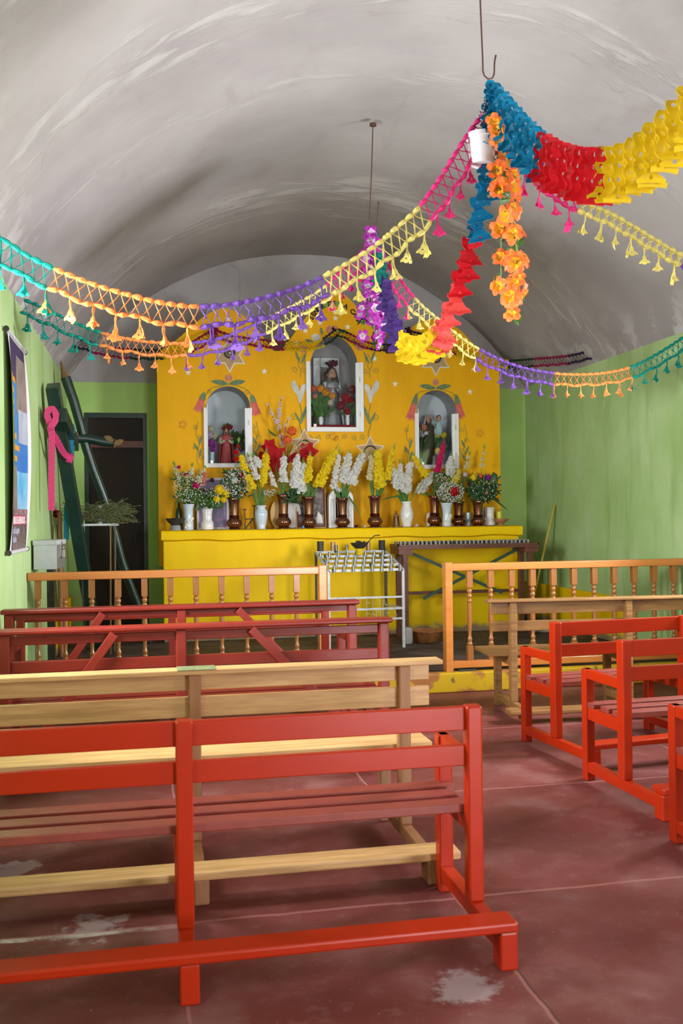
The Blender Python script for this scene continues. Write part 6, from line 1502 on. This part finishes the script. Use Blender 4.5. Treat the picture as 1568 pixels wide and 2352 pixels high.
# B: front hook to rear hook, honeycomb seen end-on
pb = [(1124, 190), (1121, 250), (1118, 300), (1110, 385), (1095, 460), (1082, 530), (1060, 600), (1036, 680), (1008, 745), (965, 772), (928, 765), (908, 725), (893, 665), (876, 600), (862, 535)]
top = g_plane(pb, h1, h2); mk_ = [PL(*p, h1, h2) for p in ((1086, 512), (1008, 740), (922, 762), (884, 640))]; f_ = fr(top, mk_)
garland('honeycomb_garland', 'honeycomb paper garland between the two hooks, blue, red, yellow, dark purple and teal', top, [(f_[0], 'tissue_blue'), (f_[0] + (f_[1] - f_[0]) * .45, 'tissue_red'), (f_[1], 'tissue_coral'), (f_[2], 'tissue_yellow'), (f_[3], 'tissue_darkpurple'), (1, 'tissue_darkteal')], 'plates', pitch=.042, plate='bell', ps=.95)
# E, F: rear hook to both walls
eE = (XL + .02, 7.47)
pe = [(850, 545), (830, 578), (785, 620), (740, 662), (680, 698), (600, 738), (560, 756), (500, 778), (425, 788), (330, 784), (240, 766), (180, 745), (120, 717), (55, 688)]
top = g_plane(pe, h2, eE); mk_ = [PL(*p, h2, eE) for p in ((745, 658), (597, 740), (422, 788), (238, 766))]; f_ = fr(top, mk_)
garland('paper_garland', 'lower paper garland from the rear hook to the left wall, magenta to teal', top, [(f_[0], 'tissue_pink'), (f_[1], 'tissue_paleyellow'), (f_[2], 'tissue_purple'), (f_[3], 'tissue_orange'), (1, 'tissue_teal')], w=.10, pitch=.06, tas=.12, tw=.75)
fE = (XR - .02, 7.90)
pf = [(870, 545), (885, 595), (905, 622), (950, 682), (990, 720), (1050, 768), (1100, 802), (1180, 838), (1270, 857), (1360, 859), (1440, 846), (1500, 818), (1568, 775), (1603, 748)]
top = g_plane(pf, h2, fE); mk_ = [PL(*p, h2, fE) for p in ((950, 682), (1103, 804), (1272, 857), (1450, 843))]; f_ = fr(top, mk_)
garland('paper_garland', 'paper garland from the rear hook to the right wall, magenta to teal', top, [(f_[0], 'tissue_pink'), (f_[1], 'tissue_paleyellow'), (f_[2], 'tissue_purple'), (f_[3], 'tissue_orange'), (1, 'tissue_teal')], w=.095, pitch=.06, tas=.12, tw=.75)
# G: chain garland pinned along the altar front
def Gp(l): return [PY(x, y, Y) for x, y, Y in l]
GG = 'crepe chain garlands pinned across the altar top'
def chain(l, secs, label, w=.10):
    top = Gp(l); mk_ = []
    for x, m in secs[:-1]:
        i = max(k for k in range(len(l)) if l[k][0] <= x); a, b = l[i], l[min(i + 1, len(l) - 1)]; u = (x - a[0]) / max(1, b[0] - a[0]); mk_.append(PY(x, a[1] + (b[1] - a[1]) * u, a[2] + (b[2] - a[2]) * u))
    f_ = fr(top, mk_) + [1]; garland('chain_garland', label, top, [(f_[i], secs[i][1]) for i in range(len(secs))], 'chain', w=w, pitch=.045, tas=0, grp=GG)
chain([(118, 752, 10.85), (160, 768, 10.9), (200, 783, 10.9), (250, 797, 10.92), (310, 803, 10.97), (370, 803, 11.02), (430, 790, 11.12), (470, 768, 11.18), (492, 757, 11.19)], [(210, 'tissue_plum'), (295, 'tissue_magenta'), (372, 'tissue_green'), (428, 'tissue_yellow'), (999, 'tissue_magenta')], 'dark crepe chain garland from the left wall to the left gable of the altar')
chain([(494, 758, 11.18), (540, 772, 11.16), (620, 783, 11.14), (665, 789, 11.13), (715, 788, 11.13), (742, 778, 11.15), (772, 756, 11.2)], [(655, 'tissue_magenta'), (742, 'tissue_yellow'), (999, 'tissue_green')], 'crepe chain garland from the left gable to the centre gable, magenta and yellow', .075)
chain([(776, 756, 11.2), (802, 766, 11.17), (850, 788, 11.13), (905, 790, 11.13), (925, 772, 11.17), (936, 760, 11.2)], [(802, 'tissue_green'), (855, 'tissue_magenta'), (999, 'tissue_plum')], 'crepe chain garland from the centre gable to the right gable, green, magenta and dark purple', .07)
chain([(940, 760, 11.2), (985, 772, 11.17), (1045, 795, 11.15), (1100, 818, 11.1), (1165, 828, 10.95), (1230, 824, 10.6), (1300, 818, 10.2), (1345, 808, 9.98), (1384, 797, 9.80)], [(990, 'tissue_plum'), (1052, 'tissue_magenta'), (1165, 'tissue_yellow'), (1226, 'tissue_green'), (1302, 'tissue_magenta'), (999, 'tissue_plum')], 'dark crepe chain garland from the right gable of the altar to the right wall', .085)
def bow_knot(px, py, Y, m, label, r=.05):
    c_ = PY(px, py, Y); q = MB()
    for k in range(30):
        d = Vector((rr(-1, 1), rr(-1, .1), rr(-1, 1))).normalized(); q.tube([c_ + d * r * .3, c_ + d * r * rr(.8, 1.3)], [.012, .008], 6)
    q.ell(c_, r * .6, 8, 6); tag(q.build('paper_rosette', M[m]), label, 'rosette')
bow_knot(492, 762, 11.19, 'tissue_magenta', 'bunched magenta paper rosette on the left gable'); bow_knot(936, 762, 11.19, 'tissue_plum', 'bunched dark purple paper rosette on the right gable', .055)

# hanging planters with silk flowers
def vine(root_pos, label, path_list, cols, leafm, r, dens, pot, name):
    t = thing('hanging_planter', root_pos, label, 'hanging plant'); o = Vector(root_pos)
    if pot:
        c_ = o + Vector(pot[0]); R_ = pot[1]; q = MB(o); q.lathe([(0, 0), (R_ * .75, 0), (R_ * .82, .02), (R_ * .95, R_ * 1.7), (R_ * 1.05, R_ * 1.7), (R_ * 1.05, R_ * 2.0), (R_ * .93, R_ * 2.0), (R_ * .85, R_ * 1.5), (0, R_ * 1.5)], 28, tuple(c_), cap=False); q.build('pot', M['pot_white'], t, smooth='auto')
        for a in (0, 2.1, 4.2):
            q = MB(o); s0 = c_ + Vector((R_ * math.cos(a), R_ * math.sin(a), R_ * 1.95)); n = 14
            for k in range(n):
                p = s0.lerp(o + Vector((0, 0, -.02)), (k + .5) / n); q.ell(p, (.006, .004, .009), 6, 5)
            q.build('chain', M['cup_metal'], t)
    for P0 in path_list:
        P_ = smooth_path([Vector(p) for p in P0], 30); q = MB(o); q.tube(P_, .004, 5); v_ = q.build('vine', M['stem'], t)
        L_ = sum((P_[i + 1] - P_[i]).length for i in range(29)); nb = int(L_ * dens)
        for k in range(nb):
            p = P_[min(29, int(30 * (k + rnd()) / nb))]; d = Vector((rr(-1, 1), rr(-1.1, -.1), rr(-.7, .5))).normalized(); q = MB(o)
            blossom(q, p + d * r * .35, d, r * rr(.85, 1.15), 0, 5, .4, .45, 1)
            q.tube([p + d * r * .3, p + d * r * .95], .003, 5); q.mi[-7:] = [2] * 7
            q.build('bloom', [M[cols[0]], M[cols[1]], M['petal_cream']], t)
        q = MB(o)
        for k in range(int(L_ * 16)):
            p = P_[random.randrange(30)]; d0 = Vector((rr(-1, 1), rr(-1, .4), rr(-.8, .4))).normalized()
            for w_ in (-.5, 0, .5):
                d = (d0 + Vector((w_, 0, w_ * .4))).normalized() * .055; blade(q, [p, p + d * .5, p + d], .02)
        q.build('leaves', M[leafm], t)
    return t
def v1(l, dy): return [PY(x, y, H1.y + dy) for x, y in l]
vine((H1.x, H1.y, H1.z - .03), 'hanging white pot with orange silk flowers trailing from the front hook', [
    v1([(1134, 262), (1140, 285), (1155, 335), (1172, 400), (1168, 480), (1185, 560), (1180, 640), (1175, 715)], -.20), v1([(1130, 260), (1150, 300), (1160, 350), (1175, 420), (1175, 490), (1190, 590), (1190, 650), (1180, 730)], -.12), v1([(1135, 250), (1148, 310), (1140, 380), (1150, 460), (1150, 560), (1150, 620), (1150, 690)], -.03)],
    ('petal_orange', 'petal_amber'), 'leaf', .054, 13, ((-.045, -.0, -.46), .085), 'orange')
def v2(l, dy): return [PY(x, y, H2.y + dy) for x, y in l]
vine((H2.x, H2.y, H2.z - .03), 'trailing purple and white silk flowers hanging from the rear hook', [
    v2([(850, 530), (838, 560), (845, 620), (838, 680), (832, 720), (838, 770)], -.10), v2([(852, 540), (858, 600), (852, 660), (856, 720), (862, 790)], -.12), v2([(852, 540), (870, 600), (862, 680), (875, 740), (868, 790)], -.05)],
    ('petal_purple', 'petal_lilac'), 'leaf', .060, 15, None, 'purple')
tag(MB().lathe([(0, 0), (.012, .0), (.012, .11), (0, .11)], 10, tuple(H2 + Vector((-.02, -.06, -.16)))).build('paper_tag', M['card_white']), 'small white paper tag tied under the rear hook', 'tag')
q = MB(); q.shape(fill2d([[(0, 0), (.035, -.02), (.05, -.16), (.0, -.17)]], .002), T(H1.x + .01, H1.y - .02, H1.z - .035) @ FACE_S); tag(q.build('paper_tag', M['card_white']), 'white paper tag at the top of the thick blue garland under the front hook', 'tag')
